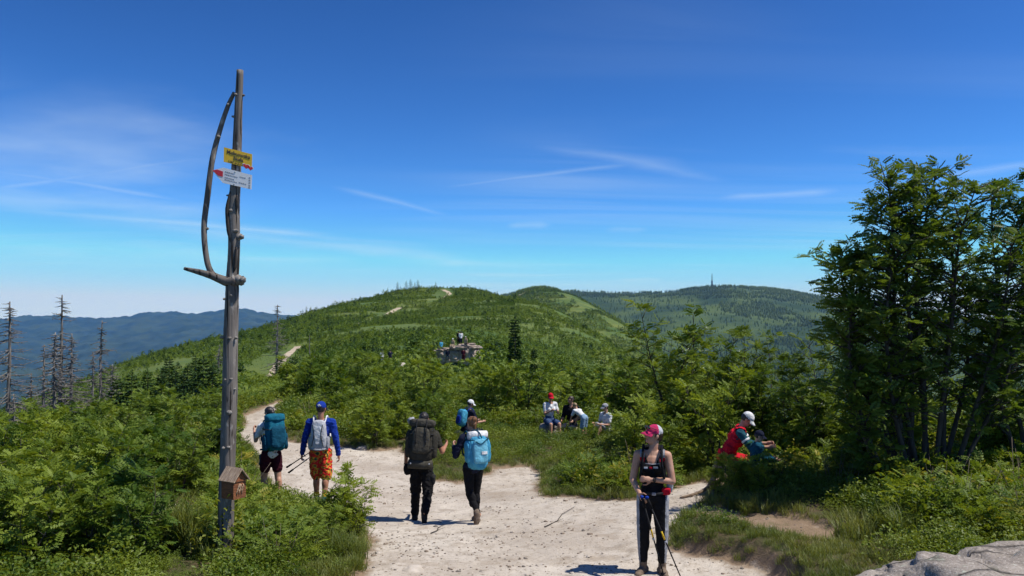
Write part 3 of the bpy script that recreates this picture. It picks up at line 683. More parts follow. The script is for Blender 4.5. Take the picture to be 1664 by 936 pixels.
lo_ = rock('granite_slab', low + Vector((0, 0, .5)), (1.25, .9, .5), 52, 3, .3, .6, .2, 'palestone'); tag(lo_, 'low pale granite slab left of and below the outcrop', 'rock')

# ------------------------------------------------------------------ mast on the far summit
mp_ = P(1157, 469, 4000); mast = thing('radio_mast', 'tall lattice radio mast on the far right summit', 'mast', mp_ - Vector((0, 0, 3)))
M['mast'] = mat('mast_grey', (.06, .06, .065), None, 1, .6); M['farwhite'] = mat('far_white_render', (.7, .68, .65), None, 1, .9)
hts = [0, 14, 28, 42]; wid = [6, 4.4, 3.0, 2.0]
for sx in (-1, 1):
    for sy in (-1, 1):
        MB().tube([(sx * w / 1, sy * w / 1, h) for w, h in zip(wid, hts)], .95, 5).build('leg', M['mast'], mast)
for i in range(3):
    m_ = MB(); w0, w1, h0, h1 = wid[i], wid[i + 1], hts[i], hts[i + 1]
    for a, b in (((-1, -1), (1, -1)), ((1, -1), (1, 1)), ((1, 1), (-1, 1)), ((-1, 1), (-1, -1))):
        m_.tube([(a[0] * w0, a[1] * w0, h0), (b[0] * w1, b[1] * w1, h1)], .6, 4); m_.tube([(b[0] * w0, b[1] * w0, h0), (a[0] * w1, a[1] * w1, h1)], .35, 4); m_.tube([(a[0] * w1, a[1] * w1, h1), (b[0] * w1, b[1] * w1, h1)], .35, 4)
    m_.build('lattice_bay', M['mast'], mast)
for h in (24, 40): m_ = MB(); m_.box((0, 0, h), (9, 9, 1.2)); m_.build('platform', M['mast'], mast, False)
MB().tube([(0, 0, 40), (0, 0, 60), (0, 0, 78)], [2.2, 1.9, 1.1], 8).build('antenna', M['mast'], mast)
for px, w, hh in ((1188, 9, 12), (1152, 14, 6)):
    b = P(px, 470.5, 3990); hut = thing('summit_building', 'tiny white building right of the mast' if px > 1160 else 'tiny low white building left of the mast', 'building', b)
    m_ = MB(); m_.box((0, 0, hh / 2), (w, 10, hh)); m_.build('wall', M['farwhite'], hut, False)
    raw_obj('roof', [(-w / 2 - 1, -6, hh), (w / 2 + 1, -6, hh), (w / 2 + 1, 6, hh), (-w / 2 - 1, 6, hh), (-w / 2 - 1, 0, hh + 4), (w / 2 + 1, 0, hh + 4)], [(0, 1, 5, 4), (2, 3, 4, 5), (0, 4, 3), (1, 2, 5)], M['mast'], hut)
# ------------------------------------------------------------------ people
def cloth(name, c, c2=None, scale=14, rough=.9): return mat('cloth_' + name, c, c2 or tuple(x * .75 for x in c), scale, rough, .7, 17, spec=.12, dist=.03)
def skin(name, c): return mat('skin_' + name, c, (c[0] * .85, c[1] * .74, c[2] * .68), 9, .55, .1, 90, spec=.35)
M['skin'] = skin('light', (.50, .29, .20)); M['skin_tan'] = skin('tan', (.40, .20, .125)); M['lip'] = skin('lip', (.38, .13, .11)); M['eye'] = plain('eye_dark', (.05, .035, .03), .2)
for k, c in dict(black=(.012, .012, .014), charcoal=(.03, .03, .032), olive=(.045, .042, .034), olive2=(.07, .065, .052), navy=(.014, .018, .04), white=(.72, .73, .74), grey=(.33, .34, .37), ltgrey=(.46, .47, .50),
                 blue=(.012, .045, .32), teal=(.012, .13, .20), teal2=(.008, .07, .12), sky=(.07, .33, .52), sky2=(.16, .46, .62), pink=(.50, .03, .11), red=(.55, .012, .03), maroon=(.05, .008, .016), denim=(.05, .085, .18), ltblue=(.25, .38, .52),
                 brown=(.16, .11, .08), boot=(.19, .145, .11), tan=(.4, .3, .2), yellow=(.65, .42, .03), coral=(.62, .035, .012), green=(.03, .10, .05), tealjack=(.02, .085, .12)).items():
    M[k] = cloth(k, c)
for k, c in dict(hair_dark=(.018, .012, .01), hair_brown=(.05, .028, .018), hair_ginger=(.23, .10, .035), hair_fair=(.3, .2, .1)).items(): M[k] = mat(k, c, tuple(x * .5 for x in c), 40, .5, .5, 60, stretch=(1, 1, .15), spec=.5)
def floral():
    m, n, l, b = new_mat('cloth_floral_shorts'); tc = n.new('ShaderNodeTexCoord'); v = n.new('ShaderNodeTexVoronoi'); v.inputs['Scale'].default_value = 15; l.new(tc.outputs['Object'], v.inputs['Vector'])
    nz = n.new('ShaderNodeTexNoise'); nz.inputs['Scale'].default_value = 17; nz.inputs['Detail'].default_value = 2; l.new(tc.outputs['Object'], nz.inputs['Vector'])
    r1 = n.new('ShaderNodeValToRGB'); e = r1.color_ramp.elements; e[0].position = 0; e[0].color = (.62, .02, .012, 1); e[1].position = .64; e[1].color = (.02, .03, .02, 1); r1.color_ramp.interpolation = 'CONSTANT'
    for p, c in ((.52, (.55, .42, .03, 1)), (.57, (.62, .03, .012, 1)), (.60, (.25, .30, .03, 1))): q = e.new(p); q.color = c
    l.new(nz.outputs['Fac'], r1.inputs[0]); l.new(r1.outputs[0], b.inputs['Base Color']); b.inputs['Roughness'].default_value = .9; return m
M['floral'] = floral()

def V3(*a): return Vector(a)
def capsule(mb, a, b, r0, r1, n=12, flat=False):
    a, b = Vector(a), Vector(b); t = (b - a); Ln = t.length; t = t / max(Ln, 1e-6); pts, rs = [], []
    if not flat:
        for k in range(4): an = PI / 2 * k / 4; pts.append(a - t * r0 * math.cos(an)); rs.append(max(r0 * math.sin(an), .15 * r0))
    for k in range(7): f = k / 6; pts.append(a.lerp(b, f)); rs.append(r0 + (r1 - r0) * f)
    if not flat:
        for k in range(4): an = PI / 2 * (1 - (k + 1) / 4); pts.append(b + t * r1 * math.cos(an)); rs.append(max(r1 * math.sin(an), .15 * r1))
    mb.tube(pts, rs, n)
def fuse(name, mb, voxel, mats, parent, pick=None, smooth=4, wrinkle=0.0, seed=0):
    """join overlapping shapes into one continuous skin"""
    me = bpy.data.meshes.new('tmp'); me.from_pydata([tuple(v) for v in mb.v], [], mb.f); me.update()
    import bmesh
    bm = bmesh.new(); bm.from_mesh(me); bmesh.ops.recalc_face_normals(bm, faces=bm.faces); bm.to_mesh(me); bm.free()
    t = bpy.data.objects.new('tmp', me); COL.objects.link(t)
    r = t.modifiers.new('r', 'REMESH'); r.mode = 'VOXEL'; r.voxel_size = voxel; r.use_smooth_shade = True
    if smooth: s = t.modifiers.new('s', 'SMOOTH'); s.iterations = smooth; s.factor = .5
    out = bpy.data.meshes.new_from_object(t.evaluated_get(bpy.context.evaluated_depsgraph_get())); bpy.data.objects.remove(t); bpy.data.meshes.remove(me)
    out.name = name; out.materials.clear()
    for m in mats: out.materials.append(m)
    n = len(out.vertices); co = np.empty(n * 3, np.float32); out.vertices.foreach_get('co', co); co = co.reshape(-1, 3)
    if wrinkle:
        no = np.empty(n * 3, np.float32); out.vertices.foreach_get('normal', no); no = no.reshape(-1, 3)
        d = vnoise(co[:, 0] + co[:, 1] * .6 + seed, co[:, 2] * 1.6 + co[:, 1] * .4 + co[:, 0] * .5, 22, 61) * .6 + vnoise(co[:, 0] * .7 - co[:, 2] * 1.1, co[:, 1] + co[:, 2] * .5, 42, 62) * .4
        co = co + no * (d * wrinkle * 1.6)[:, None]; out.vertices.foreach_set('co', co.astype(np.float32).ravel()); out.update()
    if pick:
        nf = len(out.polygons); cc = np.empty(nf * 3, np.float32); out.polygons.foreach_get('center', cc); mi = np.asarray(pick(cc.reshape(-1, 3)), np.int32)
        if (mi < 0).any():
            out.polygons.foreach_set('material_index', np.maximum(mi, 0))
            bm = bmesh.new(); bm.from_mesh(out); bm.faces.ensure_lookup_table()
            bmesh.ops.delete(bm, geom=[bm.faces[i] for i in np.nonzero(mi < 0)[0]], context='FACES'); bm.to_mesh(out); bm.free()
        else: out.polygons.foreach_set('material_index', mi)
    out.polygons.foreach_set('use_smooth', np.ones(len(out.polygons), bool))
    o = bpy.data.objects.new(name, out); COL.objects.link(o)
    if parent is not None: o.parent = parent
    return o

class Human:
    def __init__(s, label, loc, rz, Ht, pelvis=None, torso=(0, .03, 1), yaw=0.0, look=(0, 0), armR=((.1, 0, -1), (.05, .2, -1)), armL=((-.1, 0, -1), (-.05, .2, -1)),
                 legR=((.03, .05, -1), (.02, -.05, -1), (.15, 1, -.02)), legL=((-.03, .05, -1), (-.02, -.05, -1), (-.15, 1, -.02)), fem=False, voxel=.011, skin_m='skin', curl=.6, group=None, cat='person', child=False, stout=1.0):
        s.st = stout; s.H = Ht; s.vox = voxel; s.fem = fem; s.group = group
        s.root = thing('person', label, cat, loc, rz, group); s.skin_m = skin_m
        n = lambda v: Vector(v).normalized(); h = Ht
        s.pel = Vector(pelvis) if pelvis is not None else V3(0, 0, .515 * h)
        s.T = n(torso); r0 = Matrix.Rotation(yaw, 3, 'Z') @ V3(1, 0, 0); s.F = s.T.cross(r0).normalized(); s.R = s.F.cross(s.T).normalized()
        s.TR = Matrix((s.R, s.F, s.T)).transposed()
        s.neck = s.pel + s.T * .305 * h; sw = (.098 if fem else .11) * h; hw = .05 * h
        s.sR = s.neck + s.R * sw - s.T * .022 * h; s.sL = s.neck - s.R * sw - s.T * .022 * h
        s.eR = s.sR + n(armR[0]) * .172 * h; s.wR = s.eR + n(armR[1]) * .148 * h
        s.eL = s.sL + n(armL[0]) * .172 * h; s.wL = s.eL + n(armL[1]) * .148 * h
        s.fR, s.fL = n(armR[1]), n(armL[1])
        s.hR = s.pel + V3(hw, 0, -.01 * h); s.hL = s.pel + V3(-hw, 0, -.01 * h)
        s.kR = s.hR + n(legR[0]) * .245 * h; s.aR = s.kR + n(legR[1]) * .225 * h; s.kL = s.hL + n(legL[0]) * .245 * h; s.aL = s.kL + n(legL[1]) * .225 * h
        s.tR, s.tL = n(legR[2]), n(legL[2])
        s.HR = Matrix.Rotation(-look[0], 3, 'Z') @ Matrix.Rotation(look[1], 3, 'X'); s.hu = (s.HR @ V3(0, 0, 1))
        hd = n(s.T * .5 + V3(0, 0, .5)); s.head = s.neck + hd * .05 * h + s.hu * .062 * h; s.curl = curl; s.big = 1.12 if child else 1.0
        s.build_body()
    def hp(s, x, y, z): return s.head + s.HR @ (V3(x, y, z) * s.H * s.big)
    def body_prims(s, g=0.0, parts='thal'):
        """shapes of the body, grown by g metres; t torso h head a arms l legs"""
        m = MB(); h = s.H; f = s.fem
        if 't' in parts:
            m.ell(s.pel + s.T * .012 * h, ((.092 if f else .086) * h + g, .064 * h + g, .066 * h + g), s.TR)
            m.ell(s.pel + s.T * .11 * h, ((.068 if f else .078) * h + g, .054 * h + g, .09 * h + g), s.TR)
            m.ell(s.pel + s.T * .215 * h + s.F * .004 * h, ((.08 if f else .094) * h + g, (.062 if f else .066) * h + g, .088 * h + g), s.TR)
            if f:
                for sg in (-1, 1): m.ell(s.pel + s.T * .205 * h + s.F * .045 * h + s.R * .036 * h * sg, (.034 * h + g, .034 * h + g, .034 * h + g), s.TR)
            capsule(m, s.sR - s.R * .012 * h, s.sL + s.R * .012 * h, .034 * h + g, .034 * h + g); capsule(m, s.neck - s.T * .05 * h, s.neck + s.T * .012 * h, .05 * h + g, .028 * h + g)
        return m
    def arm(s, m, side, g=0.0, to=1.0, upper=True, flat=False):
        h = s.H; k = (.9 if s.fem else 1.0) * s.st; S, E, W = (s.sR, s.eR, s.wR) if side > 0 else (s.sL, s.eL, s.wL)
        capsule(m, S, S.lerp(E, min(to * 2, 1)), .03 * h * k + g, .0235 * h * k + g, flat=False)
        if to > .5: capsule(m, E, E.lerp(W, (to - .5) * 2), .0235 * h * k + g, (.0235 - .0085 * (to - .5) * 2) * h * k + g, flat=False)
    def leg(s, m, side, g=0.0, to=1.0, flare=0.0):
        h = s.H * s.st; A, K, N = (s.hR, s.kR, s.aR) if side > 0 else (s.hL, s.kL, s.aL)
        t = min(to * 2, 1); capsule(m, A, A.lerp(K, t), .051 * h + g, (.051 - .016 * t) * h + g + flare)
        if to > .5:
            q = (to - .5) * 2; capsule(m, K, K.lerp(N, q), .035 * h + g, (.035 - .0145 * q) * h + g + flare)
            if q > .4: fw = (K - A).cross(N - K); m.ell(K.lerp(N, .28) - (s.T * 0 + (s.tR if side > 0 else s.tL)) * .008 * h, (.033 * h + g, .036 * h + g, .07 * h + g))
    def hand(s, m, side):
        h = s.H; W, d = (s.wR, s.fR) if side > 0 else (s.wL, s.fL)
        inner = (V3(-side, 0, 0) - d * V3(-side, 0, 0).dot(d)); inner = inner.normalized() if inner.length > .2 else V3(0, 0, -1)
        up = d.cross(inner).normalized()
        if up.y < 0: up = -up
        R = Matrix((up, inner, d)).transposed(); pc = W + d * .028 * h; m.ell(pc, (.022 * h, .011 * h, .032 * h), R)
        for i, ln in enumerate((.036, .042, .040, .032)):
            b = pc + up * (.0165 - .011 * i) * h + d * .026 * h; c = s.curl; d1 = (d * math.cos(c * .6) + inner * math.sin(c * .6)).normalized(); d2 = (d * math.cos(c * 1.8) + inner * math.sin(c * 1.8)).normalized()
            k = b + d1 * ln * .55 * h; capsule(m, b, k, .0058 * h, .0052 * h, 8); capsule(m, k, k + d2 * ln * .5 * h, .0052 * h, .0045 * h, 8)
        b = W + d * .012 * h + up * .018 * h; td = (d * .6 + up * .55 + inner * .5).normalized(); k = b + td * .03 * h; capsule(m, b, k, .0068 * h, .006 * h, 8); capsule(m, k, k + (d * .8 + inner * .5).normalized() * .022 * h, .006 * h, .005 * h, 8)
    def foot(s, m, side, g=0.0, sole=0.0):
        h = s.H; A, t = (s.aR, s.tR) if side > 0 else (s.aL, s.tL); up = V3(0, 0, 1); up = (up - t * up.dot(t)).normalized()
        b = A - up * .022 * h; capsule(m, b - t * .025 * h, b + t * .05 * h, .026 * h + g, .025 * h + g); capsule(m, b + t * .04 * h - up * .006 * h, b + t * .095 * h - up * .01 * h, .024 * h + g, .018 * h + g)
    def build_body(s):
        h = s.H; m = s.body_prims(0)
        for sd in (1, -1): s.arm(m, sd); s.hand(m, sd); s.leg(m, sd); s.foot(m, sd)
        HR = s.HR; b = s.big
        capsule(m, s.neck - s.T * .02 * h, s.hp(0, -.012, -.02), .031 * h, .029 * h)
        m.ell(s.hp(0, -.004, .012), (.0435 * h * b, .054 * h * b, .052 * h * b), HR); m.ell(s.hp(0, .016, -.022), (.034 * h * b, .036 * h * b, .042 * h * b), HR)
        m.ell(s.hp(0, .042, -.044), (.015 * h * b, .012 * h * b, .012 * h * b), HR); capsule(m, s.hp(0, .05, .004), s.hp(0, .061, -.014), .006 * h * b, .0085 * h * b, 8)
        for sg in (-1, 1): m.ell(s.hp(sg * .0445, -.006, -.004), (.006 * h * b, .011 * h * b, .0165 * h * b), HR); m.ell(s.hp(sg * .02, .045, .012), (.016 * h * b, .008 * h * b, .005 * h * b), HR)
        Ri = np.array(HR.transposed()); hc = np.array(s.head)
        def pick(c):
            q = (c - hc) @ Ri.T / (h * b); mi = np.zeros(len(c), int); fr = q[:, 1] > .03
            mi[fr & (np.hypot(np.abs(q[:, 0]) - .0185, (q[:, 2] - .003) * 1.6) < .0085)] = 1
            mi[fr & (np.abs(q[:, 0]) < .015) & (np.abs(q[:, 2] + .03) < .0045)] = 2
            return mi
        s.body = fuse('body', m, s.vox, [M[s.skin_m], M['eye'], M['lip']], s.root, pick, 4)
    # --- clothes
    def torso_local(s, c): return (c - np.array(s.pel)) @ np.array(s.TR)      # right, forward, up in metres
    def top(s, name, col, sleeve=.3, g=.011, mats=None, pick=None, hem=-.03, wrinkle=.004, neck=True, extra=None):
        m = s.body_prims(g)
        if sleeve > 0:
            for sd in (1, -1): s.arm(m, sd, g + .003, sleeve)
        if extra: extra(m)
        hh = s.H
        def pk(c):
            q = s.torso_local(c); mi = np.zeros(len(c), int) if pick is None else np.asarray(pick(q / hh))
            arm = np.abs(q[:, 0]) > .1 * hh
            mi = np.where((q[:, 2] < hem * hh) & ~(arm & (sleeve > .4)), -1, mi)
            if neck: mi = np.where((q[:, 2] > .298 * hh) & (np.hypot(q[:, 0], q[:, 1] + .0 * hh) < .048 * hh), -1, mi)
            return mi
        return fuse(name, m, s.vox, mats or [M[col]], s.root, pk, 3, wrinkle, len(name))
    def bottom(s, name, col, to=.95, g=.008, flare=0.0, mats=None, pick=None, wrinkle=.004):
        m = MB(); hh = s.H
        m.ell(s.pel + s.T * .012 * hh, ((.092 if s.fem else .087) * hh + g, .064 * hh + g, .066 * hh + g), s.TR); m.ell(s.pel + s.T * .06 * hh, (.076 * hh + g, .057 * hh + g, .05 * hh + g), s.TR)
        for sd in (1, -1): s.leg(m, sd, g, to, flare)
        return fuse(name, m, s.vox, mats or [M[col]], s.root, pick, 3, wrinkle, len(name) + 3)
    def shoes(s, col, sole='charcoal', ankle=.03, sock=None, name='boot'):
        hh = s.H
        for sd in (1, -1):
            A, K = (s.aR, s.kR) if sd > 0 else (s.aL, s.kL); t = s.tR if sd > 0 else s.tL
            up = V3(0, 0, 1); up = (up - t * up.dot(t)).normalized(); low = np.array(A - up * .042 * hh); upn = np.array(up)
            m = MB(); s.foot(m, sd, .007); capsule(m, A - up * .012 * hh, A.lerp(K, ankle / .225), .027 * hh, .027 * hh)
            fuse(name, m, max(s.vox, .008), [M[col], M[sole]], s.root, lambda c: ((c - low) @ upn < -.001 * hh).astype(int), 2, .002)
            if sock: m = MB(); capsule(m, A, A.lerp(K, .30), .024 * hh, .028 * hh); fuse('sock', m, max(s.vox, .008), [M[sock]], s.root, None, 2, .002)
    def cap(s, col, back=None, brim=True, flip=False, brim_col=None):
        b = s.big; h = s.H; m = MB(); m.ell(s.hp(0, -.005, .02), (.0485 * h * b, .0595 * h * b, .0545 * h * b), s.HR, 20, 14); hc = np.array(s.head); Ri = np.array(s.HR.transposed())
        sg = -1 if flip else 1
        def pk(c):
            q = (c - hc) @ Ri.T / (h * b); mi = np.where(q[:, 1] * sg < -.012, 1, 0) if back else np.zeros(len(c), int); return np.where(q[:, 2] < .020 + q[:, 1] * sg * .12 - .006, -1, mi)
        o = fuse('cap', m, max(s.vox * .7, .007), [M[col], M[back or col]], s.root, pk, 2)
        if brim:
            vs, fs = [], []; n = 12
            for lay in (0, 1):
                for ring in range(4):
                    for i in range(n + 1):
                        a = -1.15 + 2.3 * i / n; e = ring / 3; x = math.sin(a) * (.046 + .006 * e); y = (.046 * math.cos(a) + .045 * e * max(math.cos(a * 1.2), 0) ** .7 + .005) * sg; z = .026 - .018 * e - .012 * (x / .046) ** 2 - lay * .004
                        vs.append(s.hp(x, y, z))
            k = (n + 1) * 4
            for lay in (0, 1):
                for ring in range(3):
                    for i in range(n): a = lay * k + ring * (n + 1) + i; fs.append((a, a + 1, a + n + 2, a + n + 1))
            for i in range(n): a = 3 * (n + 1) + i; fs.append((a, a + 1, a + 1 + k, a + k))
            raw_obj('cap_brim', vs, fs, M[brim_col or col], o, True)
        return o
    def hair(s, col, length=0.0, bun=None, under_cap=False):
        b = s.big; h = s.H; m = MB(); hc = np.array(s.head); Ri = np.array(s.HR.transposed())
        m.ell(s.hp(0, -.008, .014), (.0475 * h * b, .0575 * h * b, .0555 * h * b), s.HR, 18, 12)
        if length: capsule(m, s.hp(0, -.045, 0), s.hp(0, -.05, -length), .026 * h, .012 * h)
        if bun: m.ell(s.hp(0, bun[0], bun[1]), (.026 * h, .026 * h, .026 * h), s.HR)
        def pk(c):
            q = (c - hc) @ Ri.T / (h * b); cut = (q[:, 1] > .012) & (q[:, 2] < .036); cut |= (q[:, 2] < -.034) & (q[:, 1] > -.03); cut |= (q[:, 1] > -.012) & (q[:, 2] < -.012)
            if under_cap: cut |= q[:, 2] > .02
            return np.where(cut, -1, 0)
        return fuse('hair', m, max(s.vox * .7, .007), [M[col]], s.root, pk, 2, .004)
    def world(s): return Matrix.Translation(s.root.location) @ Matrix.Rotation(s.root.rotation_euler.z, 4, 'Z')

def pack_root(hu, label, name='backpack'):
    """a pack hangs on the wearer's back: its own thing, x right, y forward, z up along the spine, origin at the pack's base"""
    mw = hu.world() @ Matrix.Translation(hu.pel + hu.T * .02 * hu.H) @ hu.TR.to_4x4()
    o = bpy.data.objects.new(name, None); COL.objects.link(o); o.matrix_world = mw; tag(o, label, 'backpack'); return o
def soft(name, c, r, mtl, parent, p=.55, seed=1, amp=.012, rot=None, fold=16):
    m = MB(); m.ell((0, 0, 0), r, None, 28, 18, p)
    for v in m.v:
        d = vnoise(np.array([v.x + seed]), np.array([v.z * 1.3 + v.y]), fold, 70 + seed)[0] * amp + vnoise(np.array([v.x * 2 - v.z + seed]), np.array([v.z + v.y * 1.5]), fold * 2.2, 71 + seed)[0] * amp * .5
        n = v.normalized() if v.length > 1e-6 else v; v += n * d
    if rot: m.v = [rot @ v for v in m.v]
    m.v = [v + Vector(c) for v in m.v]
    return m.build(name, M[mtl], parent)
def strap(name, pts, r, mtl, parent, flat=.45):
    m = MB(); m.tube(spline(pts, 4 * len(pts)), r, 8); return m.build(name, M[mtl], parent)
def shoulder_straps(hu, pk, mtl, bottom=.10, off=.0):
    h = hu.H
    for sg in (-1, 1):
        x = sg * .062 * h
        strap('shoulder_strap', [(x * .8, -.08 * h, .25 * h), (x, -.045 * h, .312 * h), (x, .0, .325 * h), (x, .055 * h, .29 * h), (x * 1.05, .085 * h, .21 * h), (x * 1.25, .07 * h, .13 * h), (x * 1.35, .0, .10 * h), (x * 1.2, -.07 * h, bottom * h)], .014, mtl, pk)

def trekking_pole(label, grip, tip, grip_col='blue', mark='yellow'):
    g, t = Vector(grip), Vector(tip); o = thing('trekking_pole', label, 'trekking pole', t); g = g - t; z = Vector((0, 0, 0))
    MB().tube([z, g * .46], [.0065, .008], 8).build('lower_shaft', M['black'], o); MB().tube([g * .46, g * .88], [.009, .009], 8).build('upper_shaft', M['charcoal'], o)
    MB().tube([g * .87, g * .93, g], [.014, .017, .015], 10).build('grip', M['black'], o); m = MB(); m.ell(g * 1.005, (.022, .022, .018), nu=10, nv=6); m.build('grip_cap', M[grip_col], o)
    MB().tube([g * .46, g * .485], .014, 8).build('lock_collar', M['grey'], o); MB().tube([g * .5, g * .6], .0098, 8).build('shaft_band', M[mark], o); MB().tube([g * .03, g * .036], [.03, .03], 10).build('basket', M['black'], o)
    return o
# ---- the woman in front with the trekking poles
p = Vector((1.6, 9.1, 0)); p.z = H(p.x, p.y)
W1 = Human('woman in pink and grey cap, black tank top and black leggings leaning on trekking poles', p, PI - .22, 1.68, fem=True, voxel=.0075, look=(1.05, .12), torso=(0, .02, 1), stout=1.13,
    armR=((.2, .12, -1), (-.34, .72, -.45)), armL=((-.2, .16, -1), (.93, .42, .12)), legR=((.055, .06, -1), (.0, -.07, -1), (.35, 1, 0)), legL=((-.055, .06, -1), (0, -.07, -1), (-.3, 1, 0)), curl=1.0)
def tank(q):
    x, y, z = np.abs(q[:, 0]), q[:, 1], q[:, 2]; mi = np.zeros(len(q), int)
    mi = np.where((z > .262) & (x > .052) & (x < .082), 1, mi); mi = np.where((z > .248) & (z <= .272) & (x > .05) & (x < .082) & (y > .0), 2, mi)
    mi = np.where((z > .236) & (x < .047 - (.285 - z) * .45) & (y > .0), -1, mi); mi = np.where((z > .225) & (x > .084), -1, mi); return mi
W1.top('tank_top', 'black', 0, .009, [M['black'], M['grey'], M['red']], tank, -.045, .003)
def leg_pick(c): return np.where((np.abs(c[:, 0]) > .088 + .0 * c[:, 2]) & (c[:, 2] < .80) | ((c[:, 0] > .135)), 1, 0)
def leg_stripe(c):
    out = np.zeros(len(c), int)
    for A, K, N, sd in ((W1.hR, W1.kR, W1.aR, 1), (W1.hL, W1.kL, W1.aL, -1)):
        t = np.clip((A.z - c[:, 2]) / (A.z - N.z), 0, 1); ax = A.x + (N.x - A.x) * t; rad = .088 - .05 * t
        out |= ((c[:, 0] - ax) * sd > rad * .72) & ((c[:, 0] * sd) > 0)
    return out.astype(int)
W1.bottom('leggings', 'black', .88, .006, 0, [M['black'], M['grey']], leg_stripe, .002)
W1.shoes('boot', 'brown', .07, 'ltgrey'); W1.hair('hair_brown', .03, None, True); W1.cap('pink', 'ltgrey')
h = W1.H
m_ = MB()
for sg in (-1, 1): m_.ell(W1.hp(sg * .022, .052, .05), (.019 * h, .006 * h, .012 * h), W1.HR, 10, 6)
m_.tube([W1.hp(-.05, .0, .04), W1.hp(-.045, .045, .052), W1.hp(0, .062, .053), W1.hp(.045, .045, .052), W1.hp(.05, .0, .04)], .004, 6); m_.build('sunglasses', M['eye'], W1.root)
MB().tube([W1.eL.lerp(W1.wL, .84), W1.eL.lerp(W1.wL, .93)], .031, 12).build('watch_strap', M['charcoal'], W1.root); m_ = MB(); m_.ell(W1.eL.lerp(W1.wL, .885) + V3(0, .028, .004), (.02, .008, .02), None, 12, 6); m_.build('watch_face', M['eye'], W1.root)
def tl(hu, x, y, z): return hu.pel + hu.TR @ (V3(x, y, z) * hu.H)
m_ = MB(); m_.tube([tl(W1, .046, .064, .236), tl(W1, .0, .078, .236), tl(W1, -.046, .064, .238)], .0035, 6); m_.build('chest_strap', M['ltgrey'], W1.root)
m_ = MB(); a_, b_, c_ = tl(W1, .052, .082, .212), tl(W1, .03, .09, .212), tl(W1, .02, .09, .214); m_.box(a_.lerp(b_, .5), (.04, .012, .018)); m_.build('white_logo', M['white'], W1.root, False)
m_ = MB(); m_.box(tl(W1, .008, .090, .213), (.030, .012, .020)); m_.build('red_logo', M['red'], W1.root, False); m_ = MB(); m_.box(tl(W1, -.024, .088, .216), (.052, .012, .018)); m_.build('grey_logo', M['grey'], W1.root, False)
pk = pack_root(W1, 'black and red daypack with grey bottle worn by the woman with trekking poles')
soft('main_bag', (0, -.15, .28), (.15, .09, .25), 'black', pk, .6, 1); shoulder_straps(W1, pk, 'black')
soft('side_bottle', (-.19, -.06, .13), (.04, .04, .12), 'ltgrey', pk, .7, 2, .002)
strap('hip_belt', [(-.17, -.07, .05), (-.175, .03, .045), (-.10, .112, .035), (0, .125, .03), (.10, .112, .035), (.175, .03, .045), (.17, -.07, .05)], .015, 'charcoal', pk)
soft('belt_pouch', (-.155, .08, .055), (.05, .035, .042), 'red', pk, .6, 3, .004); soft('belt_buckle', (-.02, .132, .028), (.024, .01, .017), 'grey', pk, .5, 4, .0)
mw = W1.world(); hand = mw @ (W1.wR + W1.fR * .06 * h)
g1 = hand + Vector((.0, -.03, .045)); 
def gp(px, py): x, y = ray_ground(px, py); return Vector((x, y, H(x, y)))
trekking_pole('left trekking pole of the woman in the pink cap, tip by her boots', g1 + Vector((-.015, 0, 0)), Vector((1.70, 8.95, H(1.70, 8.95))))
trekking_pole('right trekking pole slanting outward, held by the woman in the pink cap', g1 + Vector((.04, -.01, -.005)), Vector((1.86, 8.72, H(1.86, 8.72))))

# ---- the man with the big dark pack
p = Vector((-1.50, 13.3, 0)); p.z = H(p.x, p.y)
A1 = Human('man in black trousers walking away under a big dark olive backpack', p, -.06, 1.80, torso=(.03, .17, 1), yaw=.08, look=(.0, -.15), voxel=.010, skin_m='skin_tan',
    armR=((.42, -.12, -1), (.1, .9, .25)), armL=((-.30, .06, -1), (-.12, .30, -1)), legL=((-.07, .20, -1), (-.01, -.10, -1), (-.2, 1, -.03)), legR=((.06, -.22, -1), (.03, -.85, -.62), (.1, -.15, -1)), pelvis=(0, 0, .918), curl=.7)
A1.top('t_shirt', 'olive', .32, .013); A1.bottom('trousers', 'black', .93, .016, .012, wrinkle=.009); A1.shoes('charcoal', 'black', .05); A1.hair('hair_dark')
for sd, (K, A) in ((1, (A1.kR, A1.aR)), (-1, (A1.kL, A1.aL))): m_ = MB(); capsule(m_, K.lerp(A, .72), K.lerp(A, .95), .062, .058); fuse('gaiter', m_, .012, [M['black']], A1.root, None, 2, .008)
MB().tube([A1.eL.lerp(A1.wL, .84), A1.eL.lerp(A1.wL, .93)], .034, 10).build('watch_strap', M['black'], A1.root)
soft('side_pouch', A1.hL + V3(-.14, .0, -.05), (.07, .07, .09), 'black', A1.root, .6, 6); soft('thigh_pocket', A1.hR.lerp(A1.kR, .5) + V3(.09, 0, 0), (.04, .07, .09), 'charcoal', A1.root, .6, 7)
pk = pack_root(A1, 'big dark olive trekking backpack with rolled mat below, on the man in black trousers')
soft('main_bag', (0, -.25, .32), (.20, .14, .32), 'olive', pk, .5, 11, .02); soft('top_lid', (0, -.25, .64), (.205, .165, .07), 'olive2', pk, .55, 12, .014); soft('front_pocket', (.0, -.395, .36), (.14, .05, .21), 'olive2', pk, .5, 13, .014)
for sg in (-1, 1): soft('side_pocket', (sg * .21, -.25, .30), (.055, .10, .22), 'olive', pk, .6, 14 + sg, .014); strap('compression_strap', [(sg * .20, -.14, .50), (sg * .235, -.25, .47), (sg * .15, -.42, .46)], .009, 'charcoal', pk); strap('compression_strap', [(sg * .20, -.14, .22), (sg * .27, -.25, .22), (sg * .15, -.42, .24)], .009, 'charcoal', pk); strap('lid_strap', [(sg * .08, -.40, .70), (sg * .08, -.46, .55), (sg * .08, -.45, .30)], .009, 'charcoal', pk)
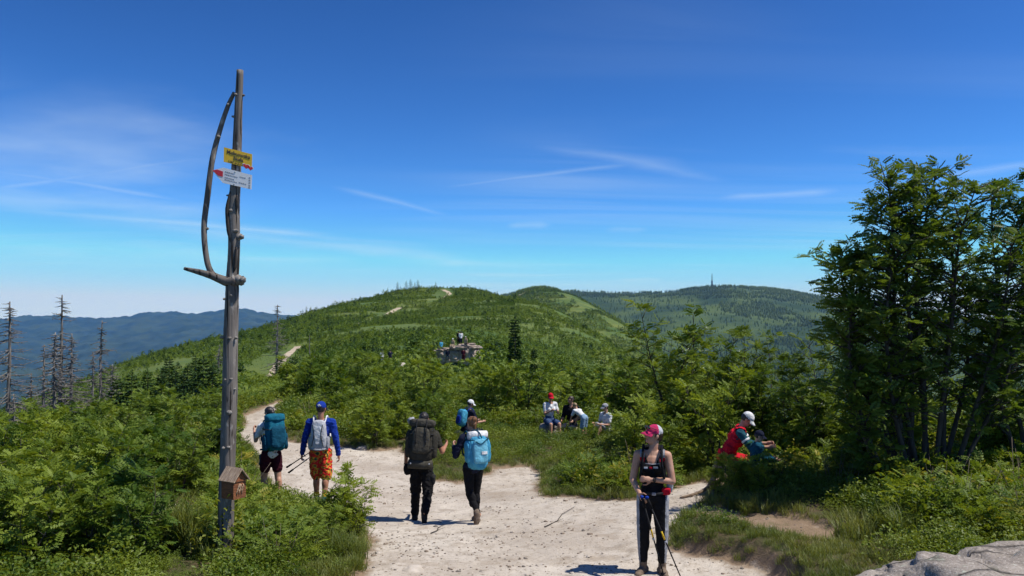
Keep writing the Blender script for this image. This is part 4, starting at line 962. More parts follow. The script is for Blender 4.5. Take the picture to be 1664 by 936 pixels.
m_ = MB(); m_.tube([(-.20, -.30, -.02), (-.19, -.30, -.02), (0, -.31, -.02), (.19, -.30, -.02), (.20, -.30, -.02)], [.05, .075, .078, .075, .05], 14); m_.build('rolled_mat', M['olive2'], pk)
for sg in (-1, 1): m_ = MB(); m_.ell((sg * .15, -.38, -.01), (.014, .008, .014)); m_.build('buckle', M['ltgrey'], pk)
soft('grey_bundle', (-.20, -.10, .68), (.06, .05, .06), 'grey', pk, .8, 18, .015); shoulder_straps(A1, pk, 'olive')

# ---- the woman with the light blue pack
p = Vector((-.62, 12.75, 0)); p.z = H(p.x, p.y)
A2 = Human('ginger-haired woman in dark jacket and black leggings walking away with a light blue backpack', p, .42, 1.68, fem=True, torso=(0, .10, 1), look=(-.2, -.05), voxel=.010,
    armR=((.22, .1, -1), (-.1, .95, .35)), armL=((-.38, .12, -1), (.2, .9, .45)), legL=((.02, -.16, -1), (.10, -.75, -.65), (.05, .0, -1)), legR=((-.02, .16, -1), (-.02, -.12, -1), (.05, 1, -.05)), pelvis=(0, 0, .855), curl=1.0)
A2.top('jacket', 'navy', .95, .016, hem=-.06, wrinkle=.008); A2.bottom('leggings', 'black', .96, .007, 0); A2.shoes('boot', 'brown', .05); A2.hair('hair_ginger', .05, (-.05, .045))
pk = pack_root(A2, 'light blue trekking backpack with a white roll on top, on the ginger-haired woman')
soft('main_bag', (0, -.22, .23), (.155, .12, .27), 'sky', pk, .5, 21, .018); soft('front_pocket', (0, -.345, .24), (.12, .04, .19), 'sky2', pk, .5, 22, .012)
for sg in (-1, 1): soft('side_pocket', (sg * .165, -.22, .24), (.04, .085, .17), 'sky', pk, .6, 23 + sg, .012); strap('compression_strap', [(sg * .15, -.12, .45), (sg * .19, -.22, .43), (sg * .10, -.37, .42)], .008, 'teal2', pk)
m_ = MB(); m_.tube([(-.16, -.24, .49), (-.155, -.24, .49), (0, -.24, .495), (.155, -.24, .49), (.16, -.24, .49)], [.04, .062, .066, .062, .04], 14); m_.build('white_roll', M['white'], pk)
strap('top_strap', [(-.1, -.12, .50), (-.05, -.20, .57), (0, -.3, .54), (.02, -.37, .45)], .01, 'teal2', pk); strap('zip_line', [(-.09, -.385, .40), (0, -.392, .36), (.09, -.385, .42)], .008, 'teal2', pk)
m_ = MB(); m_.box((.05, -.389, .22), (.09, .01, .045)); m_.build('white_patch', M['white'], pk, False); shoulder_straps(A2, pk, 'teal2')

# ---- the man in blue
p = Vector(((521 - 832) / 1300 * 14.1, 14.1, 0)); p.z = H(p.x, p.y)
A3 = Human('man in blue long-sleeved shirt, blue cap and red floral shorts walking away', p, .0, 1.80, torso=(0, .05, 1), look=(.1, -.1), voxel=.010, skin_m='skin_tan',
    armR=((.22, -.02, -1), (.14, .14, -1)), armL=((-.30, .0, -1), (-.22, .22, -1)), legR=((.02, -.05, -1), (-.02, -.32, -1), (.1, .8, -.5)), legL=((-.0, .14, -1), (.03, -.06, -1), (-.1, 1, 0)), curl=.9)
A3.top('long_sleeve_shirt', 'blue', 1.0, .014, wrinkle=.007); A3.bottom('shorts', 'floral', .44, .022, .022, wrinkle=.010); A3.shoes('teal', 'yellow', .04, 'yellow', 'shoe'); A3.hair('hair_dark', 0, None, True); c_ = A3.cap('blue')
m_ = MB(); q0 = A3.hp(0, -.064, .032)
for dx, dz in ((-.012, 0), (-.004, -.008), (.004, .0), (.012, -.006), (.0, .006)): m_.ell(A3.hp(dx, -.0635, .034 + dz), (.007 * 1.8, .004, .006 * 1.8), A3.HR, 8, 5)
m_.build('white_logo', M['white'], c_)
pk = pack_root(A3, 'light grey tapered daypack on the man in blue')
m_ = MB(); m_.ell((0, 0, 0), (.16, .085, .26), None, 26, 18, .55)
for v in m_.v: v.x *= .86 + .3 * max(-v.z, -.1) / .26 * .6; v += Vector((0, -.155, .27))
m_.build('main_bag', M['ltgrey'], pk); 
vs = [(-.08, -.247, .46), (.08, -.247, .46), (.03, -.252, .12), (-.03, -.252, .12), (0, -.262, .34)]; raw_obj('front_panel', vs, [(0, 1, 4), (1, 2, 4), (2, 3, 4), (3, 0, 4)], M['white'], pk, True)
for sg in (-1, 1): strap('seam', [(sg * .085, -.244, .45), (sg * .06, -.25, .28), (sg * .10, -.24, .08)], .007, 'charcoal', pk); soft('side_pocket', (sg * .155, -.13, .13), (.03, .07, .11), 'grey', pk, .6, 31 + sg, .008)
strap('bottom_band', [(-.16, -.16, .03), (0, -.25, .02), (.16, -.16, .03)], .018, 'grey', pk); shoulder_straps(A3, pk, 'white')
mw = A3.world(); hd = mw @ (A3.wL + A3.fL * .05 * 1.8)
trekking_pole('folded dark trekking pole in the left hand of the man in blue, upper one', hd + Vector((-.26, .02, -.17)), hd + Vector((.34, -.03, .22)), 'black', 'grey'); trekking_pole('folded dark trekking pole in the left hand of the man in blue, lower one', hd + Vector((-.22, .0, -.26)), hd + Vector((.36, -.02, .16)), 'black', 'grey')

# ---- the woman in white
p = Vector(((441 - 832) / 1300 * 13.9, 13.9, 0)); p.z = H(p.x, p.y)
A4 = Human('dark-haired woman in white T-shirt and maroon shorts walking with a teal backpack', p, .62, 1.67, fem=True, torso=(0, .1, 1), look=(-.35, -.3), voxel=.010,
    armR=((.15, .45, -.9), (-.3, .85, .45)), armL=((-.2, .42, -.9), (.15, .8, .6)), legR=((.05, -.1, -1), (.02, -.28, -1), (.1, .8, -.45)), legL=((-.05, .2, -1), (-.0, .0, -1), (-.1, 1, 0)), curl=1.1)
A4.top('t_shirt', 'white', .30, .016, hem=-.05, wrinkle=.008); A4.bottom('shorts', 'maroon', .30, .014, .01); A4.shoes('boot', 'brown', .05, 'grey'); A4.hair('hair_dark', .02, (-.05, -.01))
m_ = MB(); capsule(m_, tl(A4, -.09, .05, -.02), tl(A4, .06, .075, -.03), .045, .04); capsule(m_, tl(A4, -.09, .05, -.02), tl(A4, -.10, .06, -.10), .035, .02); fuse('tied_jacket', m_, .012, [M['tealjack']], A4.root, None, 2, .012)
mw = A4.world(); hd = mw @ ((A4.wR + A4.wL) * .5 + (A4.fR + A4.fL) * .05)
o = thing('camera_pouch', 'small dark object held up in both hands by the woman in white', 'object', hd - Vector((0, 0, .06))); m_ = MB(); m_.ell((0, 0, .05), (.05, .04, .06), None, 14, 8, .6); m_.build('case', M['charcoal'], o); MB().tube([(0, 0, .0), (-.02, -.01, -.12), (-.01, 0, -.24)], .008, 6).build('strap', M['black'], o)
pk = pack_root(A4, 'teal trekking backpack on the woman in white T-shirt')
soft('main_bag', (0, -.22, .31), (.165, .13, .29), 'teal', pk, .52, 41, .02); soft('top_lid', (0, -.22, .58), (.165, .145, .07), 'teal', pk, .6, 42, .012); soft('front_pocket', (0, -.355, .26), (.12, .045, .19), 'teal2', pk, .5, 43, .012)
for sg in (-1, 1): soft('side_pocket', (sg * .175, -.2, .17), (.04, .085, .14), 'teal2', pk, .6, 44 + sg, .01); strap('compression_strap', [(sg * .16, -.1, .42), (sg * .2, -.22, .40), (sg * .1, -.38, .38)], .008, 'charcoal', pk)
m_ = MB(); m_.box((-.185, -.2, .30), (.012, .06, .05)); m_.build('orange_patch', M['yellow'], pk, False)
strap('hip_belt', [(-.15, -.08, .05), (-.175, .03, .045), (-.10, .112, .035), (0, .125, .03), (.10, .112, .035), (.175, .03, .045), (.15, -.08, .05)], .016, 'teal2', pk); shoulder_straps(A4, pk, 'teal2')

# ---- people resting in the green
SIT = dict(legR=((.12, 1, -.12), (.02, .1, -1), (.1, 1, 0)), legL=((-.12, 1, -.12), (-.02, .1, -1), (-.1, 1, 0)))
def sitter(label, px, Y, rz, Ht, seat, drop=0.0, **k):
    b = at_depth(px, Y); b.z += drop; kk = dict(SIT); kk.update(k); return Human(label, b, rz, Ht, pelvis=(0, 0, seat), voxel=kk.pop('voxel', .016), **kk)
def seat_stone(px, Y, top, rx, label, seed):
    b = at_depth(px, Y); o = rock('granite_stone', b + Vector((0, .05, top * .35)), (rx, rx * .8, top * .62), seed, 3, .2, .7, 0, 'granite'); tag(o, label, 'rock')
s1 = sitter('woman in red cap and white T-shirt sitting and eating at the edge of the green', 893, 23.5, PI + .35, 1.68, .50, fem=True, torso=(0, .12, 1), look=(.1, -.25), armR=((.18, .35, -1), (-.35, .8, .45)), armL=((-.18, .35, -1), (.35, .8, .35)))
s1.top('t_shirt', 'white', .32, .014, wrinkle=.008); s1.bottom('shorts', 'denim', .42, .016, .012); s1.shoes('boot', 'brown', .04); s1.hair('hair_dark', .07, None, True); s1.cap('red')
seat_stone(893, 23.6, .42, .30, 'low stone under the woman in the red cap', 61)
s2 = sitter('bare-headed person in a black jacket sitting behind the child in light blue shorts', 929, 24.2, PI - .5, 1.76, .34, drop=.0, torso=(0, .05, 1), look=(.5, -.2), armR=((.2, .1, -1), (-.2, .8, -.2)), armL=((-.2, .1, -1), (.2, .8, -.2)))
s2.top('jacket', 'black', .95, .022, hem=-.06, wrinkle=.01); s2.bottom('trousers', 'navy', .93, .014, .008); s2.shoes('brown'); s2.hair('hair_brown')
seat_stone(929, 24.3, .26, .3, 'low stone under the person in the black jacket', 62)
s3 = sitter('child in light blue shorts and pale top bending forward among the bushes', 950, 23.0, .9, 1.18, .60, drop=.0, child=True, torso=(.1, .8, .55), look=(.0, -.6), armR=((.1, .5, -1), (0, .4, -1)), armL=((-.1, .5, -1), (0, .4, -1)), legR=((.05, .15, -1), (.02, -.1, -1), (.1, 1, 0)), legL=((-.05, .15, -1), (-.02, -.1, -1), (-.1, 1, 0)))
s3.top('t_shirt', 'white', .35, .014); s3.bottom('shorts', 'ltblue', .42, .016, .012); s3.shoes('grey'); s3.hair('hair_fair')
s4 = sitter('person in grey cap and white T-shirt, rightmost of the resting group', 987, 23.5, PI - 1.0, 1.66, .17, drop=.0, torso=(0, .1, 1), look=(.3, -.25), armR=((.15, .3, -1), (-.2, .8, .1)), armL=((-.15, .3, -1), (.2, .8, .1)), legR=((.12, .85, .55), (.02, .5, -1), (.1, 1, 0)), legL=((-.12, .85, .55), (-.02, .5, -1), (-.1, 1, 0)))
s4.top('t_shirt', 'white', .34, .016, wrinkle=.008); s4.bottom('shorts', 'grey', .45, .016, .012); s4.shoes('charcoal'); s4.hair('hair_dark', 0, None, True); s4.cap('grey')
s5 = sitter('person in white cap and dark top sitting beyond the ginger-haired woman', 757, 22.5, -.9, 1.74, .42, drop=-.12, torso=(0, .22, 1), look=(.2, -.35), armR=((.15, .4, -1), (-.2, .9, 0)), armL=((-.15, .4, -1), (.2, .9, 0)))
s5.top('t_shirt', 'navy', .4, .016, wrinkle=.008); s5.bottom('shorts', 'navy', .5, .016, .012); s5.shoes('charcoal'); s5.hair('hair_dark', 0, None, True); s5.cap('white')
seat_stone(757, 22.6, .25, .35, 'low stone under the person in the white cap beyond the path', 64)
pk = pack_root(s5, 'bright blue daypack on the seated person in the white cap'); soft('main_bag', (0, -.2, .27), (.15, .11, .24), 'sky', pk, .55, 51, .015); soft('front_pocket', (0, -.31, .2), (.10, .035, .12), 'blue', pk, .6, 52, .01); shoulder_straps(s5, pk, 'blue')

# the pair on the right: adult in red vest bent over a child
RV = at_depth(1178, 13.0)
r1 = Human('person in red vest and white cap sitting hunched on a stump', RV + Vector((0, 0, .0)), -PI / 2 - .25, 1.72, pelvis=(0, 0, .42), torso=(0, .55, 1), look=(.0, -.75), voxel=.011, armR=((.2, .55, -.75), (-.15, 1, .12)), armL=((-.2, .5, -.75), (.1, 1, .1)), curl=1.0, **SIT)
r1.top('jacket', 'tealjack', .82, .014, wrinkle=.008); r1.bottom('trousers', 'red', .9, .014, .006, wrinkle=.008); r1.shoes('brown'); r1.hair('hair_dark', 0, None, True); r1.cap('white', None); 
r1.top('vest', 'red', 0, .03, [M['red']], lambda q: np.where((np.abs(q[:, 0]) > .112) & (q[:, 2] > .15), -1, 0), -.05, .012)
for t_, mt in ((.18, 'white'), (.4, 'green')):
    for S, E in ((r1.sR, r1.eR), (r1.sL, r1.eL)): MB().tube([S.lerp(E, t_ + .25), S.lerp(E, t_ + .36)], .071, 12).build('sleeve_band', M[mt], r1.root)
CH = at_depth(1224, 12.55)
r2 = Human('child in navy cap and teal jacket sitting before the red vest', CH, -PI / 2 - .1, 1.15, pelvis=(0, 0, .27), child=True, torso=(0, .18, 1), look=(.0, -.35), voxel=.011, armR=((.15, .5, -1), (-.2, .9, -.1)), armL=((-.15, .5, -1), (.2, .9, -.1)), **SIT)
r2.top('jacket', 'teal2', .9, .022, wrinkle=.01); r2.bottom('trousers', 'navy', .9, .012, .006); r2.shoes('charcoal'); r2.hair('hair_dark', 0, None, True); r2.cap('navy')
seat_stone(1224, 12.6, .22, .22, 'low stone under the child in the navy cap', 65)
# stump the adult sits on, with roots crawling down to the path
st = thing('tree_stump', 'pale old stump with roots under the person in the red vest', 'stump', RV); M['root'] = mat('bare_root_wood', (.26, .19, .13), (.12, .085, .06), 12, .85, .5, 40)
log_mesh([V3(0, 0, -.1), V3(0, 0, .08), V3(0, 0, .25), V3(0, .0, .33)], [.30, .20, .17, .16], 14, 18, .16, 9).build('trunk', M['root'], st)
for i, (dx, dy, ln) in enumerate([(-.6, -.9, 1), (-.35, -1.3, 1.2), (.3, -.7, .8), (-.9, -.3, .9), (-.75, -1.5, 1.3)]):
    pts = []
    for k in range(6):
        f = k / 5; x, y = dx * ln * f + .06 * math.sin(k * 2 + i), dy * ln * f + .05 * math.cos(k * 1.7 + i); pts.append(V3(x, y, H(RV.x + x, RV.y + y) - RV.z + .22 * (1 - f) ** 2 + .015))
    log_mesh(pts, [.07, .04, .03, .024, .018, .01], 20, 8, .2, 20 + i).build('root', M['root'], st)

# tiny figures on and near the outcrop
def far_person(label, px, py_feet, Y, rz, Ht, top, bot, hairc, sit=False, capc=None):
    b = P(px, py_feet, Y); k = dict(SIT) if sit else {}
    q = Human(label, b, rz, Ht, pelvis=(0, 0, .42) if sit else None, voxel=.03, **k); q.top('shirt', top, .5, .03, wrinkle=0); q.bottom('trousers', bot, .7, .02, .01, wrinkle=0); q.hair(hairc); q.shoes('charcoal')
    if capc: q.cap(capc)
    return q
far_person('tiny standing figure in white top on the highest slab of the outcrop', 749, 561, 99.5, .3, 1.75, 'white', 'navy', 'hair_dark')
far_person('tiny standing figure in black beside the one in white on the outcrop', 745.5, 561, 99.8, .2, 1.8, 'black', 'black', 'hair_dark')
far_person('tiny figure in blue sitting at the left end of the outcrop', 717, 569, 98.6, .8, 1.7, 'sky', 'denim', 'hair_dark', True)
far_person('tiny figure with pale hat and tan top near the right of the outcrop top', 756.5, 563, 99, -.5, 1.7, 'tan', 'brown', 'hair_fair', True, 'white')
far_person('tiny figure in white cap sitting in the middle of the outcrop', 736, 566, 98.6, 2.6, 1.7, 'tan', 'tan', 'hair_fair', True, 'white')
far_person('tiny figure in dark blue climbing the pale face of the outcrop', 727.5, 583, 98.2, .1, 1.7, 'navy', 'denim', 'hair_dark', True)
far_person('tiny figure in maroon at the foot of the outcrop on the right', 753, 589, 98.0, .2, 1.75, 'maroon', 'maroon', 'hair_dark')
far_person('tiny figure in dark blue walking in the scrub left of the outcrop', 634.5, 592, 95, .6, 1.75, 'navy', 'black', 'hair_dark')
far_person('tiny figure in white walking in the scrub left of the outcrop', 621, 591, 95, .6, 1.65, 'white', 'grey', 'hair_dark')
# ------------------------------------------------------------------ leaves and stems
def leaflet(b, d, w, ln, droop):
    """folded pointed blade: 4 points"""
    d = d.normalized(); s = Vector((-d.y, d.x, 0)) * w; mid = b + d * ln * .5
    return [b, mid + s + Vector((0, 0, .12 * ln - droop * .4)), b + d * ln + Vector((0, 0, -droop)), mid - s + Vector((0, 0, .12 * ln - droop * .4))]
def rowan_leaf_template(pairs=6):
    vs, fs = [], []
    def put(q): n = len(vs); vs.extend(q); fs.append((n, n + 1, n + 2)); fs.append((n, n + 2, n + 3))
    for i in range(pairs):
        x = .24 + .72 / pairs * i; ln = .33 * (1 - .08 * abs(i - 2)); z = -.22 * x * x
        for s in (-1, 1): put(leaflet(Vector((x, 0, z)), Vector((.45, s, 0)), .092, ln, .07))
    put(leaflet(Vector((.95, 0, -.2)), Vector((1, 0, 0)), .075, .28, .09))
    n = len(vs); vs.extend([Vector((0, .008, 0)), Vector((0, -.008, 0)), Vector((.95, 0, -.2))]); fs.append((n, n + 1, n + 2))
    return np.array([tuple(v) for v in vs]), np.array(fs)
LEAF6 = rowan_leaf_template(5); LEAF4 = rowan_leaf_template(4)
def simple_leaf_template():
    q = leaflet(Vector((0, 0, 0)), Vector((1, 0, 0)), .27, 1, .12); return np.array([tuple(v) for v in q]), np.array([(0, 1, 2), (0, 2, 3)])
LEAF1 = simple_leaf_template()
def blade_template():
    vs = [(0, .5, 0), (0, -.5, 0), (.35, .38, 0), (.35, -.38, 0), (.7, .22, 0), (.7, -.22, 0), (1, 0, 0)]; fs = [(0, 1, 3), (0, 3, 2), (2, 3, 5), (2, 5, 4), (4, 5, 6)]
    return np.array(vs, float), np.array(fs)
def place(tmpl, pos, d, size, rng, tilt=.5):
    """many copies of a leaf: pos (n,3), direction d (n,3), size (n)"""
    tv, tf = tmpl; n = len(pos); d = d / np.maximum(np.linalg.norm(d, axis=1, keepdims=True), 1e-6)
    up = np.tile(np.array([0, 0, 1.]), (n, 1)) + rng.normal(0, tilt, (n, 3)); y = np.cross(up, d); y /= np.maximum(np.linalg.norm(y, axis=1, keepdims=True), 1e-6); z = np.cross(d, y)
    R = np.stack([d, y, z], 2); v = np.einsum('nij,kj->nki', R, tv) * np.asarray(size)[:, None, None] + pos[:, None, :]
    return v.reshape(-1, 3), (tf[None] + (np.arange(n) * len(tv))[:, None, None]).reshape(-1, 3)
def mesh_of(name, v, f, mats):
    o = raw_obj(name, np.asarray(v), np.asarray(f), None, None, False, mats); COL.objects.unlink(o); return o
def rowan(seed, height, stems, spread, leaf, twig_n, leaf_n, template=LEAF6, start=.18, blossom=0, stem_ctrl=None, r0=None, twl=1.0):
    """returns (stem shapes, leaf verts, leaf faces, blossom points): stems branch into twigs that carry feathered leaves"""
    r = random.Random(seed); rng = np.random.default_rng(seed); wood = MB(); LP, LD, LS, BL = [], [], [], []
    lines = []
    for i in range(stems if stem_ctrl is None else len(stem_ctrl)):
        if stem_ctrl is None:
            a = r.uniform(0, 2 * PI); hgt = height * (1 if i == 0 else r.uniform(.55, .95)); sp = spread * r.uniform(.3, 1)
            pts = [Vector((.04 * math.cos(a), .04 * math.sin(a), -.08))] + [Vector((math.cos(a + .3 * k) * sp * (k / 4) ** 1.2 + r.uniform(-.03, .03) * height, math.sin(a + .3 * k) * sp * (k / 4) ** 1.2 + r.uniform(-.03, .03) * height, hgt * k / 4)) for k in (1, 2, 3, 4)]
        else: pts = stem_ctrl[i]
        line = spline(pts, 14); rr0 = r0 or (.006 + .007 * height); wood.tube(line, [rr0 * (1 - .85 * k / 13) for k in range(14)], 6); lines.append(line)
    for line in lines:
        L_ = sum((line[k + 1] - line[k]).length for k in range(13))
        for t in range(twig_n):
            f = start + (1 - start) * (t + r.random()) / twig_n; k = min(int(f * 13), 12); b = line[k].lerp(line[k + 1], f * 13 - k); ax = (line[k + 1] - line[k]).normalized()
            a = r.uniform(0, 2 * PI); side = Vector((math.cos(a), math.sin(a), 0)); ln = L_ * r.uniform(.10, .26) * (1.15 - .6 * f) * twl
            d = (side + Vector((0, 0, r.uniform(.0, .7))) + ax * .3).normalized(); e = b + d * ln; mid = b.lerp(e, .5) + Vector((0, 0, -.04 * ln)); wood.tube([b, mid, e], [.0035 + .0018 * height, .003 + .001 * height, .002], 4)
            for q in range(leaf_n):
                g = 1 - .75 * (q / leaf_n) ** 1.4 * (.6 + .4 * r.random()); lp = b.lerp(e, g); a2 = r.uniform(0, 2 * PI); ld = d * .5 + Vector((math.cos(a2), math.sin(a2), r.uniform(-.55, .6))) * .95
                LP.append(lp); LD.append(ld); LS.append(leaf * r.uniform(.7, 1.15))
            if blossom and f > .55 and r.random() < blossom: BL.append(e + Vector((0, 0, .03)))
        tip = line[-1]
        for q in range(7): a2 = r.uniform(0, 2 * PI); LP.append(tip); LD.append(Vector((math.cos(a2), math.sin(a2), r.uniform(.1, 1.3)))); LS.append(leaf * r.uniform(.7, 1.1))
    v, f = place(template, np.array([tuple(x) for x in LP]), np.array([tuple(x) for x in LD]), LS, rng, .7)
    return wood, v, f, BL
def flower_heads(pts, size, seed):
    rng = np.random.default_rng(seed); P_, D_, S_ = [], [], []
    for c in pts:
        for k in range(16): P_.append(np.array(c) + rng.normal(0, size * .38, 3) * (1, 1, .35)); D_.append(rng.normal(0, 1, 3) + (0, 0, .6)); S_.append(size * .28)
    return place(LEAF1, np.array(P_), np.array(D_), S_, rng)
def make_shrub(name, leafmat='leaf', **k):
    wood, v, f, BL = rowan(**k); t = bpy.data.objects.new(name, None)
    w = wood.build('stem', M['bark'], t); c = raw_obj('crown', v, f, M[leafmat], t)
    if BL: bv, bf = flower_heads(BL, .10, k['seed']); raw_obj('blossom', bv, bf, M['blossom'], t)
    COL.objects.link(t); return t
# prototypes are themselves planted (first use moves the prototype, later uses copy it)
class Proto:
    def __init__(s, make): s.make = make; s.o = None
    def put(s, loc, rz, sc, label, cat, group):
        if s.o is None: s.o = s.make(); s.o.location = loc; s.o.rotation_euler = (0, 0, rz); s.o.scale = (sc,) * 3; o = s.o
        else: o = copy_tree(s.o, loc, rz, sc)
        return tag(o, label, cat, group)
SMALL = [Proto(lambda i=i: make_shrub('rowan_shrub', seed=100 + i, height=1.15, stems=4 + i % 3, spread=.34 + .04 * (i % 4), leaf=.19, twig_n=7, leaf_n=5, template=LEAF4 if i % 2 else LEAF6)) for i in range(6)]
TALL = [Proto(lambda i=i: make_shrub('rowan_bush', seed=200 + i, height=3.0, stems=6 + i % 2, spread=.75 + .1 * (i % 3), leaf=.20, twig_n=19, leaf_n=8, start=.08, blossom=.25 if i % 2 else 0)) for i in range(4)]
prng = random.Random(31)
def plant(protos, px, Y, hgt, base, label, group, cat='shrub', jit=.0):
    p_ = at_depth(px, Y); p_.z -= .03; q = protos[prng.randrange(len(protos))]; q.put(p_, prng.uniform(0, 6.28), hgt / base, label, cat, group)
def clear_of_dirt(px, Y, m=.12): x = (px - 832) / 1300 * Y; return float(dirt_sdf(np.array([x]), np.array([Y]))[0]) > m
def strew(n, px0, px1, y0, y1, h0, h1, label, group, protos=SMALL, base=1.15, ok=None, gap=.5):
    done = []; tries = 0
    while len(done) < n and tries < n * 60:
        tries += 1; px = prng.uniform(px0, px1); Y = math.exp(prng.uniform(math.log(y0), math.log(y1))); x = (px - 832) / 1300 * Y
        if not clear_of_dirt(px, Y, .15) or any(math.hypot(x - a, Y - b) < gap * (Y / 14) for a, b in done): continue
        hgt = prng.uniform(h0, h1)
        if ok: 
            hgt = ok(px, Y, hgt)
            if not hgt: continue
        lb, gr = label(px, Y) if callable(label) else (label, group)
        done.append((x, Y)); plant(protos, px, Y, hgt, base, lb, gr)
def zone(bounds, head):
    def f(px, Y):
        w = next(t for b, t in bounds if px < b); return head + w, ('rowan shrubs ' + w)
    return f
def left_ok(px, Y, h):
    if 225 < px < 350 and Y < 13.2: return min(h, .45)
    if px > 340 and Y < 16: return min(h, .5)
    return h
strew(22, -40, 225, 8.5, 11, .75, 1.2, zone([(90, 'in the lower left corner'), (2000, 'just left of the tall grass clump')], 'front-row thicket rowan shrub '), '', ok=left_ok, gap=.45)
strew(9, 226, 372, 9.2, 13, .4, .5, 'low rowan sprout in front of the bare patch left of the signpost', 'low rowan sprouts by the bare patch', ok=left_ok, gap=.5)
strew(26, -60, 225, 11.2, 17, .9, 1.45, zone([(45, 'below the dead spruce at the left edge'), (135, 'below the tallest dead spruce'), (2000, 'below the slim lone dead spruce')], 'mid-thicket rowan shrub '), '', ok=left_ok, gap=.45)
strew(12, 226, 372, 14.2, 20, .8, 1.3, 'rowan shrub behind the bare patch left of the signpost', 'rowan shrubs behind the bare patch', ok=left_ok, gap=.5)
strew(26, -60, 372, 20.5, 32, .9, 1.5, zone([(60, 'by the dead spruce at the left edge'), (150, 'at the foot of the tallest dead spruce'), (260, 'between dead and young spruces'), (2000, 'before the young spruces near the signpost')], 'rear thicket rowan shrub '), '', gap=.5)
for px, Y, hh in [(420, 10.2, .5), (455, 10.4, .5), (490, 10.2, .5), (522, 10.2, .5), (554, 10.9, .95), (568, 10.7, .85), (440, 10.9, .42), (480, 11.0, .42), (515, 9.9, .5), (405, 10.8, .45), (580, 11.0, .65), (540, 10.1, .55), (400, 9.9, .45), (470, 9.9, .5), (435, 9.8, .45)]:
    plant(SMALL, px, Y, hh, 1.15, 'feathery rowan shrub in the clump in front of the man in blue', 'rowan shrubs between signpost and path')
def mid_ok(px, Y, h):
    if Y < 26 and (735 < px < 1010): return None
    return h
strew(48, 470, 1060, 25.5, 46, 1.1, 2.1, zone([(600, 'behind the man in blue, before the low granite slab'), (705, 'beyond the man with the dark backpack'), (800, 'directly below the rock outcrop'), (900, 'below the tall narrow dark spruce'), (985, 'just above the resting hikers'), (2000, 'behind the person in the grey cap')], 'rowan shrub in the green belt '), '', ok=mid_ok, gap=.5)
strew(6, 925, 1002, 21.5, 22.4, .4, .62, 'low rowan sprout in front of the child in light blue shorts', 'low rowan sprouts before the resting hikers', gap=.25)
strew(16, 590, 740, 20.5, 27, .7, 1.3, 'rowan shrub on the bank behind the man with the dark backpack', 'rowan shrubs behind the backpackers', ok=lambda px, Y, h: h)
strew(22, 400, 720, 46, 62, 1.4, 2.3, zone([(580, 'right of the pale trail'), (650, 'below the two tiny walkers'), (2000, 'just in front of the rock outcrop')], 'rowan shrub on the lower slope '), '', gap=.35, ok=lambda px, Y, h: None if px < 505 else h)
strew(7, 1165, 1262, 11.5, 12.15, .45, .6, 'low rowan sprout in front of the pair with the red vest', 'low rowan sprouts before the red vest', gap=.25)
for px, Y, hh, lb in [(1095, 18, 3.45, 'tallest rowan bush right behind the woman in the pink cap'), (1158, 18.6, 3.3, 'rowan bush with cream blossom just left of the red vest, second tallest'), (1205, 17.5, 2.8, 'broad rowan bush directly behind the person in the red vest'),
                      (1062, 20, 2.9, 'rowan bush at the left edge of the tall clump behind the pink cap'), (1128, 16.6, 2.3, 'low rowan bush at the foot of the tall clump, beside the stump'), (1252, 17.0, 2.6, 'rowan bush just right of the child in the navy cap'),
                      (1322, 13.9, 2.35, 'rowan bush standing left of the big dark rowan tree'), (962, 29, 2.7, 'slender rowan bush standing above the group of resting hikers'), (1010, 27, 2.3, 'rowan bush above the person in the grey cap'), (1385, 15.5, 2.3, 'rowan bush half hidden behind the big dark rowan tree'),
                      (1640, 12.6, 2.3, 'rowan bush at the right edge beneath the dark tree crown'), (1285, 15.2, 2.0, 'rowan bush between the red vest pair and the big tree'), (700, 40, 2.5, 'tall rowan bush in the middle of the green belt below the outcrop')]:
    plant(TALL, px, Y, hh, 3.0, lb, 'tall rowan bushes')
strew(20, 1030, 1180, 15.0, 24, 1.0, 1.9, zone([(1080, 'left of the pink cap'), (1130, 'right behind the pink cap'), (2000, 'beside the stump')], 'rowan shrub filling the foot of the tall clump '), '', gap=.4, ok=lambda px, Y, h: h)
strew(20, 1275, 1664, 11.6, 16, .7, 1.5, zone([(1400, 'left of the big rowan tree'), (1560, 'around the stems of the big rowan tree'), (2000, 'at the right edge beyond the big rowan tree')], 'rowan shrub in the dark undergrowth '), '', gap=.5)

